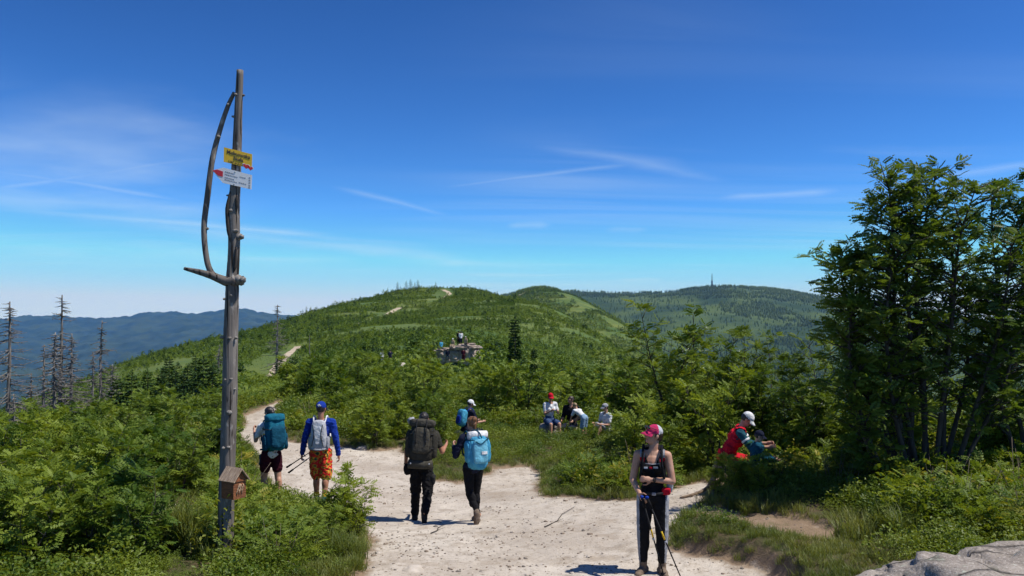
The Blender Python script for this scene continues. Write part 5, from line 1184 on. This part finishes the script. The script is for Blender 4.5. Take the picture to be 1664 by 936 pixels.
# ------------------------------------------------------------------ the big rowan trees at the right
def big_rowan(label, cx, Y, ctrl, seed, twigs, leaf_n):
    base = at_depth(cx, Y); t = thing('rowan_tree', label, 'tree', base); r = random.Random(seed); sc = []
    for pts in ctrl:
        dy = r.uniform(-.8, .8); k = len(pts) - 1
        sc.append([P(px, py, Y) + Vector((r.uniform(-.03, .03), dy * i / k, 0)) - base if i else Vector(((px - cx) / 1300 * Y, r.uniform(-.1, .1), -.15)) for i, (px, py) in enumerate(pts)])
    wood, v, f, _ = rowan(seed, 5.2, 0, 0, .18, twigs, leaf_n, LEAF6, .27, 0, sc, .045, .84)
    wood.build('trunk', M['bark'], t); raw_obj('crown', v, f, M['leaf_dark'], t); return t
big_rowan('large dark many-stemmed rowan tree rising against the sky at the right', 1515, 11.4,
    [[(1475, 860), (1462, 700), (1448, 560), (1440, 410), (1452, 318)], [(1520, 860), (1522, 700), (1532, 520), (1542, 400), (1560, 312)], [(1490, 860), (1446, 720), (1408, 600), (1388, 500), (1384, 430)], [(1540, 860), (1562, 700), (1596, 560), (1610, 470), (1605, 400)],
     [(1505, 860), (1500, 650), (1490, 480), (1498, 360), (1515, 285)], [(1470, 860), (1420, 740), (1382, 650), (1366, 560), (1372, 500)], [(1530, 860), (1545, 650), (1560, 520), (1575, 430), (1572, 365)], [(1480, 860), (1478, 640), (1470, 500), (1462, 400), (1485, 330)],
     [(1495, 860), (1450, 700), (1425, 580), (1418, 470), (1430, 400)], [(1510, 860), (1515, 700), (1508, 560), (1520, 450), (1530, 380)], [(1535, 860), (1580, 720), (1620, 640), (1640, 560), (1650, 500)], [(1475, 860), (1440, 800), (1400, 720), (1375, 640), (1380, 590)], [(1485, 860), (1430, 690), (1395, 560), (1378, 470), (1372, 415)], [(1500, 860), (1470, 660), (1450, 500), (1440, 380), (1432, 290)], [(1520, 860), (1560, 690), (1590, 600), (1600, 520), (1612, 455)]], 301, 50, 8)
big_rowan('second dark rowan tree cut by the right edge of the picture', 1690, 11.8,
    [[(1680, 860), (1672, 700), (1660, 560), (1655, 420), (1662, 300)], [(1690, 860), (1690, 700), (1690, 520), (1700, 400), (1690, 290)], [(1670, 860), (1650, 720), (1630, 620), (1632, 520), (1640, 430)], [(1700, 860), (1730, 700), (1760, 560), (1770, 420), (1780, 330)],
     [(1685, 860), (1680, 640), (1672, 500), (1680, 400), (1676, 340)]], 302, 50, 8)

# ------------------------------------------------------------------ conifers, living and dead
def spruce_mesh(seed, hgt, rad, whorls, needles):
    r = random.Random(seed); rng = np.random.default_rng(seed); wood = MB(); wood.tube([(0, 0, -.1), (0, 0, hgt * .5), (0, 0, hgt)], [hgt * .018, hgt * .012, .004], 6); P_, D_, S_ = [], [], []
    for i in range(whorls):
        f = .06 + .94 * i / whorls; z = hgt * f; ln = rad * (1 - f) ** .85 + .05 * hgt * .3
        for b in range(7):
            a = r.uniform(0, 6.28); d = Vector((math.cos(a), math.sin(a), -.12 + .5 * f)); e = Vector((0, 0, z)) + d * ln * r.uniform(.7, 1.1)
            for q in range(needles):
                g = (q + r.random()) / needles; p_ = Vector((0, 0, z)).lerp(e, .15 + .85 * g); a2 = a + r.choice((-1, 1)) * r.uniform(.2, 1.2); P_.append(tuple(p_)); D_.append((math.cos(a2), math.sin(a2), r.uniform(-.3, .25))); S_.append(hgt * .085 * (1.2 - .6 * f) * r.uniform(.7, 1.3))
    for q in range(8): P_.append((0, 0, hgt * (1 - .02 * q))); D_.append((r.uniform(-.4, .4), r.uniform(-.4, .4), 1)); S_.append(hgt * .05)
    v, f = place(LEAF1, np.array(P_), np.array(D_), S_, rng, .6); return wood, v, f
def make_spruce(seed, hgt, rad, wh=16, nd=9):
    def mk(): w, v, f = spruce_mesh(seed, hgt, rad, wh, nd); t = bpy.data.objects.new('young_spruce', None); COL.objects.link(t); w.build('trunk', M['bark'], t); raw_obj('crown', v, f, M['spruce'], t); return t
    return Proto(mk)
SPR = [make_spruce(400 + i, 3, .95 + .1 * i) for i in range(3)]
for px, Y, hh in [(214, 44, 3.4), (262, 46, 3.0), (285, 42, 2.8), (305, 47, 3.0), (330, 44, 3.3), (345, 40, 2.4), (240, 52, 3.0), (298, 36, 2.0), (190, 50, 3.1), (318, 55, 3.2), (275, 60, 3.2), (480, 58, 2.4), (455, 66, 2.4), (560, 64, 2.2)]:
    plant(SPR, px, Y, hh, 3.0, 'young dark spruce in the dip left of the pale path', 'young spruces left of the path', 'tree')
DARK = make_spruce(440, 6, .5, 24, 6)
for px, Y, hh, lb in [(837, 76, 7.0, 'tall narrow dark spruce right of the outcrop'), (868, 74, 4.4, 'short dark half-dead spruce right of the tall narrow one')]:
    DARK.put(at_depth(px, Y) - Vector((0, 0, .1)), 1.0, hh / 6, lb, 'tree', None)
def dead_spruce(px, ytop, Y, label, seed, dens=1.0, lean=0.0, ybase=None):
    b = at_depth(px, Y); top = P(px + lean, ytop, Y); hg = top.z - b.z; t = thing('dead_spruce', label, 'tree', b, 0, 'dead spruces'); r = random.Random(seed); lx = top.x - b.x; rad = .012 * hg + .05
    log_mesh([V3(0, 0, -.3), V3(lx * .3, 0, hg * .3), V3(lx * .6 + r.uniform(-.1, .1), 0, hg * .6), V3(lx, 0, hg)], [rad, rad * .8, rad * .6, rad * .25], 24, 8, .12, seed).build('trunk', M['deadwood'], t)
    m_ = MB()
    for i in range(int(150 * dens)):
        f = r.uniform(.12, .99); a = r.uniform(0, 6.28); ln = hg * .17 * (1.15 - f) * r.uniform(.15, 1.7) + .1; d = Vector((math.cos(a), math.sin(a), -.15 + r.uniform(-.25, .2))); s = V3(lx * f, 0, hg * f); e = s + d * ln; up = V3(0, 0, .1 * ln * r.uniform(-.5, 1.6))
        m_.tube([s, s.lerp(e, .5) - up * .3, e + up], [.034, .024, .012], 4)
        if ln > .6:
            for q in range(3): g = r.uniform(.4, .95); w = s.lerp(e, g); m_.tube([w, w + V3(r.uniform(-.3, .3), r.uniform(-.3, .3), r.uniform(-.3, .1)) * ln * .6], [.016, .009], 3)
    if dens > .3: m_.build('branches', M['deadwood'], t)
    return t
for i, (px, yt, Y, lb, dn, ln) in enumerate([(12, 490, 52, 'thick dead spruce with upcurved top branches at the left edge', 1.3, 4), (97, 479, 58, 'tallest dead spruce at the left with a thin bare top', 1.1, 4), (70, 560, 56, 'short bare dead spruce left of the tallest one', .6, 2),
        (88, 540, 50, 'dead spruce with pale tangled lower branches just in front of the tallest one', 1.3, 2), (115, 542, 58, 'dead spruce with long drooping right-hand branches right of the tallest one', 1.1, 2), (163, 521, 62, 'slim dead spruce standing alone between the clump and the green slope', .9, 3), (150, 572, 66, 'small thin dead spruce just left of the slim lone one', .7, 1),
        (179, 592, 60, 'short leaning dead spruce right of the slim lone one', .7, 4), (49, 606, 54, 'low dead spruce between the left edge tree and the clump', .9, 2), (22, 640, 48, 'broken dead spruce stub at the left edge', .6, 0),
        (449, 495, 92, 'dead spruce beside the pale trail on the green slope', .9, 2), (505, 545, 105, 'thin bare dead trunk right of the pale trail', .2, -2), (512, 568, 100, 'short bare dead stub right of the thin trunk', .1, 0), (355, 560, 88, 'thin grey dead spruce left of the signpost trunk', .7, 2)]):
    dead_spruce(px, yt, Y, lb, 500 + i, dn, ln)
# skyline spruces on the green hill and the far crest
FARS = make_spruce(460, 6, 1.5, 10, 5)
for px, Y, hh in [(592, 640, 4), (630, 660, 6), (646, 672, 9), (651, 674, 5), (660, 676, 9), (667, 678, 10), (674, 680, 7), (679, 680, 9), (708, 690, 6), (540, 575, 4.5), (808, 655, 5), (492, 515, 5), (498, 520, 6), (505, 525, 5), (515, 535, 4), (780, 690, 3.5)]:
    FARS.put(at_depth(px, Y) - Vector((0, 0, .2)), px * 1.7, hh / 6, 'small dark spruce on the skyline of the green hill', 'tree', 'skyline spruces on the green hill')
# ------------------------------------------------------------------ ground cover: what nobody could count
SRC = bpy.data.collections.new('plant_sources')
def scatter(name, srcs, pts, rot, scl, seed):
    """one object of countless plants: points that carry copies of a few clumps"""
    coll = bpy.data.collections.new(name + '_sources')
    for s in srcs: coll.objects.link(s)
    me = bpy.data.meshes.new(name); n = len(pts); me.vertices.add(n); me.vertices.foreach_set('co', np.asarray(pts, np.float32).ravel())
    a = me.attributes.new('rot', 'FLOAT_VECTOR', 'POINT'); a.data.foreach_set('vector', np.asarray(rot, np.float32).ravel())
    a = me.attributes.new('scl', 'FLOAT', 'POINT'); a.data.foreach_set('value', np.asarray(scl, np.float32))
    a = me.attributes.new('pick', 'INT', 'POINT'); a.data.foreach_set('value', np.random.default_rng(seed).integers(0, len(srcs), n).astype(np.int32))
    o = bpy.data.objects.new(name, me); COL.objects.link(o); tag(o, kind='stuff')
    ng = bpy.data.node_groups.new(name, 'GeometryNodeTree'); ng.interface.new_socket('Geometry', in_out='INPUT', socket_type='NodeSocketGeometry'); ng.interface.new_socket('Geometry', in_out='OUTPUT', socket_type='NodeSocketGeometry')
    N, Lk = ng.nodes, ng.links; gi = N.new('NodeGroupInput'); go = N.new('NodeGroupOutput'); ip = N.new('GeometryNodeInstanceOnPoints'); ci = N.new('GeometryNodeCollectionInfo'); ci.inputs['Collection'].default_value = coll
    ci.inputs['Separate Children'].default_value = True; ci.inputs['Reset Children'].default_value = True
    def attr(nm, ty):
        q = N.new('GeometryNodeInputNamedAttribute'); q.data_type = ty; q.inputs['Name'].default_value = nm; return q.outputs['Attribute']
    e2r = N.new('FunctionNodeEulerToRotation'); Lk.new(attr('rot', 'FLOAT_VECTOR'), e2r.inputs[0])
    Lk.new(gi.outputs[0], ip.inputs['Points']); Lk.new(ci.outputs[0], ip.inputs['Instance']); ip.inputs['Pick Instance'].default_value = True
    Lk.new(attr('pick', 'INT'), ip.inputs['Instance Index']); Lk.new(e2r.outputs[0], ip.inputs['Rotation']); Lk.new(attr('scl', 'FLOAT'), ip.inputs['Scale']); Lk.new(ip.outputs[0], go.inputs[0])
    md = o.modifiers.new('plants', 'NODES'); md.node_group = ng; return o
def wedge(n, px0, px1, y0, y1, rng, power=1.0):
    """points spread over the ground, evenly by area when power is 2"""
    px = rng.uniform(px0, px1, n); u = rng.random(n)
    Y = np.exp(np.log(y0) + u * np.log(y1 / y0)) if power == 0 else (y0 ** power + u * (y1 ** power - y0 ** power)) ** (1 / power)
    return (px - 832) / 1300 * Y, Y
def rots(n, rng, tilt=.12): r = rng.normal(0, tilt, (n, 3)); r[:, 2] = rng.uniform(0, 6.28, n); return r
def berry_clump(seed, n=230, rad=.26, hgt=.30, leaf=.034, mt='berry'):
    rng = np.random.default_rng(seed); a = rng.uniform(0, 6.28, n); q = np.sqrt(rng.random(n)) * rad; z = hgt * (1 - (q / rad) ** 2 * .75) * rng.uniform(.25, 1.05, n) ** .6
    p_ = np.stack([np.cos(a) * q, np.sin(a) * q, z], 1); d = np.stack([np.cos(a), np.sin(a), rng.uniform(-.2, 1.1, n)], 1) + rng.normal(0, .6, (n, 3))
    v, f = place(LEAF1, p_, d, leaf * rng.uniform(.7, 1.3, n), rng, .5); return mesh_of('bilberry_clump', v, f, [M[mt]])
def leafy_clump(seed, n=70, mt='leaf', leaf=.17, rad=.32, hgt=.55):
    rng = np.random.default_rng(seed); a = rng.uniform(0, 6.28, n); q = np.sqrt(rng.random(n)) * rad; z = hgt * rng.uniform(.1, 1, n) * (1 - (q / rad) ** 2 * .5)
    v, f = place(LEAF4, np.stack([np.cos(a) * q, np.sin(a) * q, z], 1), np.stack([np.cos(a), np.sin(a), rng.uniform(-.2, 1.3, n)], 1), leaf * rng.uniform(.7, 1.2, n), rng, .4); return mesh_of('leafy_clump', v, f, [M[mt]])
BL_T = blade_template()
def grass_tuft(seed, n=55, hgt=.3, spread=.12, width=.006):
    rng = np.random.default_rng(seed); V, F = [], []; off = 0
    for i in range(n):
        a = rng.uniform(0, 6.28); ln = hgt * rng.uniform(.5, 1.1); lean = rng.uniform(.15, .9); b = np.array([rng.normal(0, spread * .5), rng.normal(0, spread * .5), -.01]); dx = np.array([np.cos(a), np.sin(a), 0]); sd = np.array([-np.sin(a), np.cos(a), 0]) * width
        pts = [b + dx * ln * lean * t * t + np.array([0, 0, ln * (t - .35 * lean * t * t)]) for t in (0, .4, .75, 1)]
        for k, w in enumerate((1, .85, .55)): V += [pts[k] + sd * w, pts[k] - sd * w]
        V.append(pts[3]); F += [(off, off + 1, off + 3), (off, off + 3, off + 2), (off + 2, off + 3, off + 5), (off + 2, off + 5, off + 4), (off + 4, off + 5, off + 6)]; off += 7
    return mesh_of('grass_tuft', np.array(V), np.array(F), [M['grass']])
srng = np.random.default_rng(11)
def people_clear(x, y):
    """keep plants out of bodies: nobody stands inside a bush"""
    k = np.ones(len(x), bool)
    for px, Y, r in [(893, 23.4, .55), (929, 24.2, .3), (950, 23, .3), (987, 23.5, .35), (757, 22.5, .35), (1178, 13, .35), (1222, 12.7, .3)]: k &= np.hypot(x - (px - 832) / 1300 * Y, y - Y) > r
    k &= np.hypot(x + 3.38, y - 9.4) > .13; return k
# bilberry, near
x, y = wedge(15000, -80, 1760, 6.5, 34, srng, 1.35); d = dirt_sdf(x, y); k = (d > np.where(y > 20, .6, .16)) & people_clear(x, y) & ~((x > 2.3) & (y < 7.4) & (x < 7)); k &= ~((sdf(x, y, LEDGE) < .18)) & ~((x > 1.8) & (y < 9.9) & (x < 3.9)); x, y, d = x[k], y[k], d[k]
pxx = x / y * 1300 + 832; sc = np.where((pxx > 235) & (pxx < 345) & (y < 12.4), .5, 1) * (.55 + .75 * srng.random(len(x))) * np.clip(.35 + d * 1.1, .35, 1.15) * (1 + .25 * vnoise(x, y, .6, 81)) * np.clip(y / 16, .85, 1.9) * np.where((y > 17) & (y < 24.5) & (x > -3.4) & (x < 3.4), .6, 1)
scatter('bilberry_ground_cover', [berry_clump(600 + i) for i in range(4)] + [berry_clump(610, 200, .22, .36, .04)], np.stack([x, y, height(x, y) - .02], 1), rots(len(x), srng), sc, 1)
# leafy undergrowth between the shrubs
x, y = wedge(3600, -80, 1760, 8.8, 34, srng, 1.2); d = dirt_sdf(x, y); k = (d > .42) & people_clear(x, y) & ~((x > 2.3) & (y < 8.6)); k &= (vnoise(x, y, .45, 82) > -.35) & ~((y > 15.5) & (y < 24.5) & (x > -3.4) & (x < 3.2)) & ~((x > 2.2) & (x < 4.7) & (y < 13.3)); pxx = x / y * 1300 + 832; k &= ~((pxx > 225) & (pxx < 350) & (y < 12.9)) & ~((pxx > 395) & (pxx < 560) & (y > 10.3) & (y < 16)); x, y = x[k], y[k]
def twig_clump(seed):
    r = random.Random(seed); m_ = MB()
    for i in range(9): a = r.uniform(0, 6.28); b = V3(r.uniform(-.1, .1), r.uniform(-.1, .1), -.02); e = b + V3(math.cos(a) * r.uniform(.05, .3), math.sin(a) * r.uniform(.05, .3), r.uniform(.3, .75)); m_.tube([b, b.lerp(e, .5) + V3(.03, 0, .02), e], [.005, .004, .002], 4); m_.tube([b.lerp(e, .6), b.lerp(e, .6) + V3(r.uniform(-.15, .15), r.uniform(-.15, .15), .12)], [.003, .0015], 3)
    o = m_.build('dry_twigs', M['dry_twig'], None); COL.objects.unlink(o); return o
scatter('leafy_undergrowth', [leafy_clump(620 + i) for i in range(5)] + [leafy_clump(626, 40, 'leaf_yellow', .15), berry_clump(627, 150, .3, .6, .06, 'leaf'), berry_clump(628, 130, .25, .7, .05, 'leaf_yellow'), twig_clump(629)], np.stack([x, y, height(x, y) - .02], 1), rots(len(x), srng), srng.uniform(.6, 1.25, len(x)), 2)
# grass along the trodden edges and on the little bank
x, y = wedge(90000, -40, 1740, 7, 30, srng, 1.2); d = np.minimum(dirt_sdf(x, y), 9); bank = (x > 1.8) & (y < 10.3) & (x < 5); k = (d > .03) & ((d < .42) | bank) & (srng.random(len(x)) < np.where(bank, .5, np.exp(-d * 5) * .8)) & people_clear(x, y) & ~((x > 2.9) & (y < 7.6)); x, y = x[k], y[k]
scatter('edge_grass', [grass_tuft(640 + i, 40, .17, .10, .0032) for i in range(4)], np.stack([x, y, height(x, y)], 1), rots(len(x), srng), srng.uniform(.6, 1.3, len(x)) * np.where((x > 1.8) & (y < 10.6), .62, 1), 3)
def tuft_group(px, Y, n, spread, h0, h1):
    q = np.random.default_rng(int(px)); b = at_depth(px, Y); return b.x + q.normal(0, spread, n), b.y + q.normal(0, spread * .7, n), q.uniform(h0, h1, n)
gx, gy, gs = zip(*[tuft_group(*a) for a in [(292, 9.9, 34, .16, 1.2, 1.9), (520, 9.6, 22, .25, .7, 1.2), (1425, 9.3, 22, .25, .7, 1.2), (990, 17.6, 14, .25, .8, 1.4), (1215, 11.1, 20, .25, .5, .8), (330, 9.4, 14, .2, .6, 1.0), (400, 9.3, 16, .25, .5, .8), (575, 9.7, 18, .15, .5, .9)]])
gx, gy, gs = np.concatenate(gx), np.concatenate(gy), np.concatenate(gs)
scatter('tall_grass', [grass_tuft(660 + i, 40, .38, .08, .0045) for i in range(3)], np.stack([gx, gy, height(gx, gy)], 1), rots(len(gx), srng), gs, 4)
# green belt 30 to 66 m away
x, y = wedge(9000, -60, 1720, 30, 68, srng, 1.6); d = dirt_sdf(x, y); k = (d > .5) & (seg_dist(x, y, TR[0]) > 2.2); pxx = x / y * 1300 + 832; k &= ~((pxx > 418) & (pxx < 455) & (y > 40) & (srng.random(len(x)) < .6)); x, y = x[k], y[k]
mid_src = [leafy_clump(700 + i, 75, 'leaf', .2, .5, .6) for i in range(3)] + [berry_clump(710 + i, 240, .45, .42, .075) for i in range(3)]
scatter('mid_scrub', mid_src, np.stack([x, y, height(x, y) - .05], 1), rots(len(x), srng), srng.uniform(.7, 1.5, len(x)) * np.clip(y / 42, .8, 1.4), 5)
# scrub and little trees over the whole hill
def scrub_clump(seed, n, rad, hgt, leaf, mt='scrub', cone=False):
    rng = np.random.default_rng(seed); a = rng.uniform(0, 6.28, n); t = rng.random(n)
    if cone: z = hgt * t; q = rad * (1 - t) * rng.uniform(.35, 1, n)
    else: q = np.sqrt(rng.random(n)) * rad; z = hgt * (1 - (q / rad) ** 2 * .7) * rng.uniform(.2, 1, n)
    v, f = place(LEAF1, np.stack([np.cos(a) * q, np.sin(a) * q, z], 1), np.stack([np.cos(a), np.sin(a), rng.uniform(-.5, 1, n)], 1), leaf * rng.uniform(.6, 1.4, n), rng, .7); return mesh_of('scrub_clump', v, f, [M[mt]])
hill_src = [scrub_clump(720, 90, .8, 1.1, .34), scrub_clump(721, 90, 1.0, .9, .36), scrub_clump(722, 80, .55, 1.9, .34, 'scrub', True), scrub_clump(723, 80, .6, 2.1, .34, 'scrub', True), scrub_clump(724, 80, .6, 1.8, .32, 'spruce', True)]
x, y = wedge(120000, -120, 1450, 66, 720, srng, 1.3)
k = (np.hypot(x - OC.x, y - OC.y + 1.0) > 3.6) & ~((np.abs(x - OC.x) < 3.4) & (y < OC.y + 1) & (y > OC.y - 16)) & ~((np.abs(x - low.x) < 1.5) & (y < low.y) & (y > low.y - 10)) & ~((np.abs(x + 15) < 1.5) & (y > 84) & (y < 97))
for t_, w in zip(TR, (2.0, 2.0, 3.0, 3.2, 2.4)): k &= seg_dist(x, y, t_) > 2.2
k &= ~((np.hypot((x + 14) / 9, (y - 128) / 14) < 1) & (srng.random(len(x)) < .85))           # the pale meadow behind the outcrop
x, y = x[k], y[k]; sc = srng.uniform(.55, 1.2, len(x)) * np.clip(.75 + y / 700, .8, 1.5) * (1 + .35 * vnoise(x, y, .035, 83)) * np.exp(srng.normal(0, .28, len(x))) * np.where(y > 140, .58, .68)
for t_, w, q in zip(TR, (1.8, 2.4, 3.2, 3.6, 2.6), (8, 10, 14, 14, 8)): sc = np.where(seg_dist(x, y / q, [(a, b / q - 2.0) for a, b in t_]) < w, sc * .22, sc)
pxx = x / y * 1300 + 832; sc = np.where((pxx > 415) & (pxx < 462) & (y < 122), sc * .4, sc)
keep = (vnoise(x, y, .05, 84) + .6 * vnoise(x, y, .13, 85) > -.5); x, y, sc = x[keep], y[keep], sc[keep]
scatter('hill_scrub', hill_src, np.stack([x, y, height(x, y) - .08], 1), rots(len(x), srng, .06), sc, 6)
# forest on the farther hills
def far_tree(seed): 
    rng = np.random.default_rng(seed); m_ = MB()
    vs = []; fs = []
    for lay in range(3):
        b = len(vs); z0 = lay * .28; r_ = .26 * (1 - lay * .27)
        for i in range(7): a = 2 * PI * i / 7 + lay; q = r_ * (1 + rng.uniform(-.25, .25)); vs.append((math.cos(a) * q, math.sin(a) * q, z0 + rng.uniform(-.04, .04)))
        vs.append((0, 0, z0 + .46)); fs += [(b + i, b + (i + 1) % 7, b + 7) for i in range(7)]
    return mesh_of('far_conifer', np.array(vs), np.array(fs), [M['scrub_far']])
far_src = [far_tree(740 + i) for i in range(3)]
U = srng.uniform(800, 1700, 60000); Yf = srng.uniform(1500, 4300, 60000); xw = (U - 832) / 1300 * Yf
dens = vnoise(xw, Yf, 1 / 420., 91) + .6 * vnoise(xw, Yf, 1 / 160., 92) + .3 * vnoise(xw, Yf, 1 / 60., 93)
k = (dens > .05) | (srng.random(len(U)) < .10); crest = (Yf > 3850) & (U > 1105) & (U < 1360) & (srng.random(len(U)) < .8); k |= crest; U, Yf, xw = U[k], Yf[k], xw[k]
scatter('ridge_forest', far_src, np.stack([xw, Yf, ridge_h(U, Yf) - 1], 1), rots(len(U), srng, .03), srng.uniform(9, 17, len(U)), 7)
U = srng.uniform(780, 1150, 26000); Yf = srng.uniform(850, 1700, 26000); xw = (U - 832) / 1300 * Yf; dens = vnoise(xw, Yf, 1 / 120., 94) + .5 * vnoise(xw, Yf, 1 / 40., 95)
knob = (Yf > 1560) & (U > 838) & (U < 960); k = (dens > .45) | (srng.random(len(U)) < .22) | knob; U, Yf, xw, knob = U[k], Yf[k], xw[k], knob[k]
scatter('spur_forest', far_src, np.stack([xw, Yf, spur_h(U, Yf) - .4], 1)[knob], rots(knob.sum(), srng, .03), srng.uniform(6, 10, knob.sum()), 8)
U = srng.uniform(780, 1180, 42000); Yf = (800 ** 1.5 + srng.random(42000) * (1640 ** 1.5 - 800 ** 1.5)) ** (1 / 1.5); xw = (U - 832) / 1300 * Yf; k = vnoise(xw, Yf, 1 / 45., 98) + .6 * vnoise(xw, Yf, 1 / 18., 99) > -.35; U, Yf, xw = U[k], Yf[k], xw[k]
scatter('spur_scrub', hill_src, np.stack([xw, Yf, spur_h(U, Yf) - .3], 1), rots(len(U), srng, .05), np.exp(srng.normal(.35, .35, len(U))), 10)
# loose pebbles, crumbs of soil and twigs on the path
x, y = wedge(6500, 380, 1330, 7.2, 22, srng, 1.0); d = dirt_sdf(x, y); k = (d < -.05) & (srng.random(len(x)) < .15 + .85 * (vnoise(x, y, .8, 96) + .5 * vnoise(x, y, 2.7, 97) > .15) + (d > -.5) * .4); x, y = x[k], y[k]
def pebble(seed, mt):
    o = rock('pebble', (0, 0, 0), (1, .8, .5), seed, 1, .3, .8, 0, mt); COL.objects.unlink(o); return o
M['soilcrumb'] = mat('soil_crumb', (.27, .215, .165), (.15, .115, .085), 3, .95)
scatter('path_pebbles', [pebble(80, 'palestone'), pebble(81, 'granite'), pebble(82, 'soilcrumb'), pebble(83, 'soilcrumb')], np.stack([x, y, height(x, y) + .002], 1), rots(len(x), srng, .2), srng.uniform(.006, .022, len(x)) * (1 + 1.2 * (srng.random(len(x)) < .06)), 9)
for px0, py0, px1, py1, lb in [(700, 868, 724, 855, 'thin dry twig lying on the path below the walking man'), (885, 858, 935, 826, 'thin curved twig lying on the path left of the woman in the pink cap')]:
    a, b = on_ground(px0, py0), on_ground(px1, py1); m_ = MB(); pts = [a.lerp(b, t) for t in (0, .3, .6, 1)]; pts = [Vector((q.x + .04 * math.sin(i * 2), q.y, H(q.x, q.y) + .012)) - a for i, q in enumerate(pts)]
    m_.tube(pts, [.008, .007, .006, .003], 5); m_.tube([pts[1], pts[1] + Vector((.10, .08, .02))], [.005, .002], 4); o = m_.build('twig', M['bark'], None); o.location = a; tag(o, lb, 'twig')
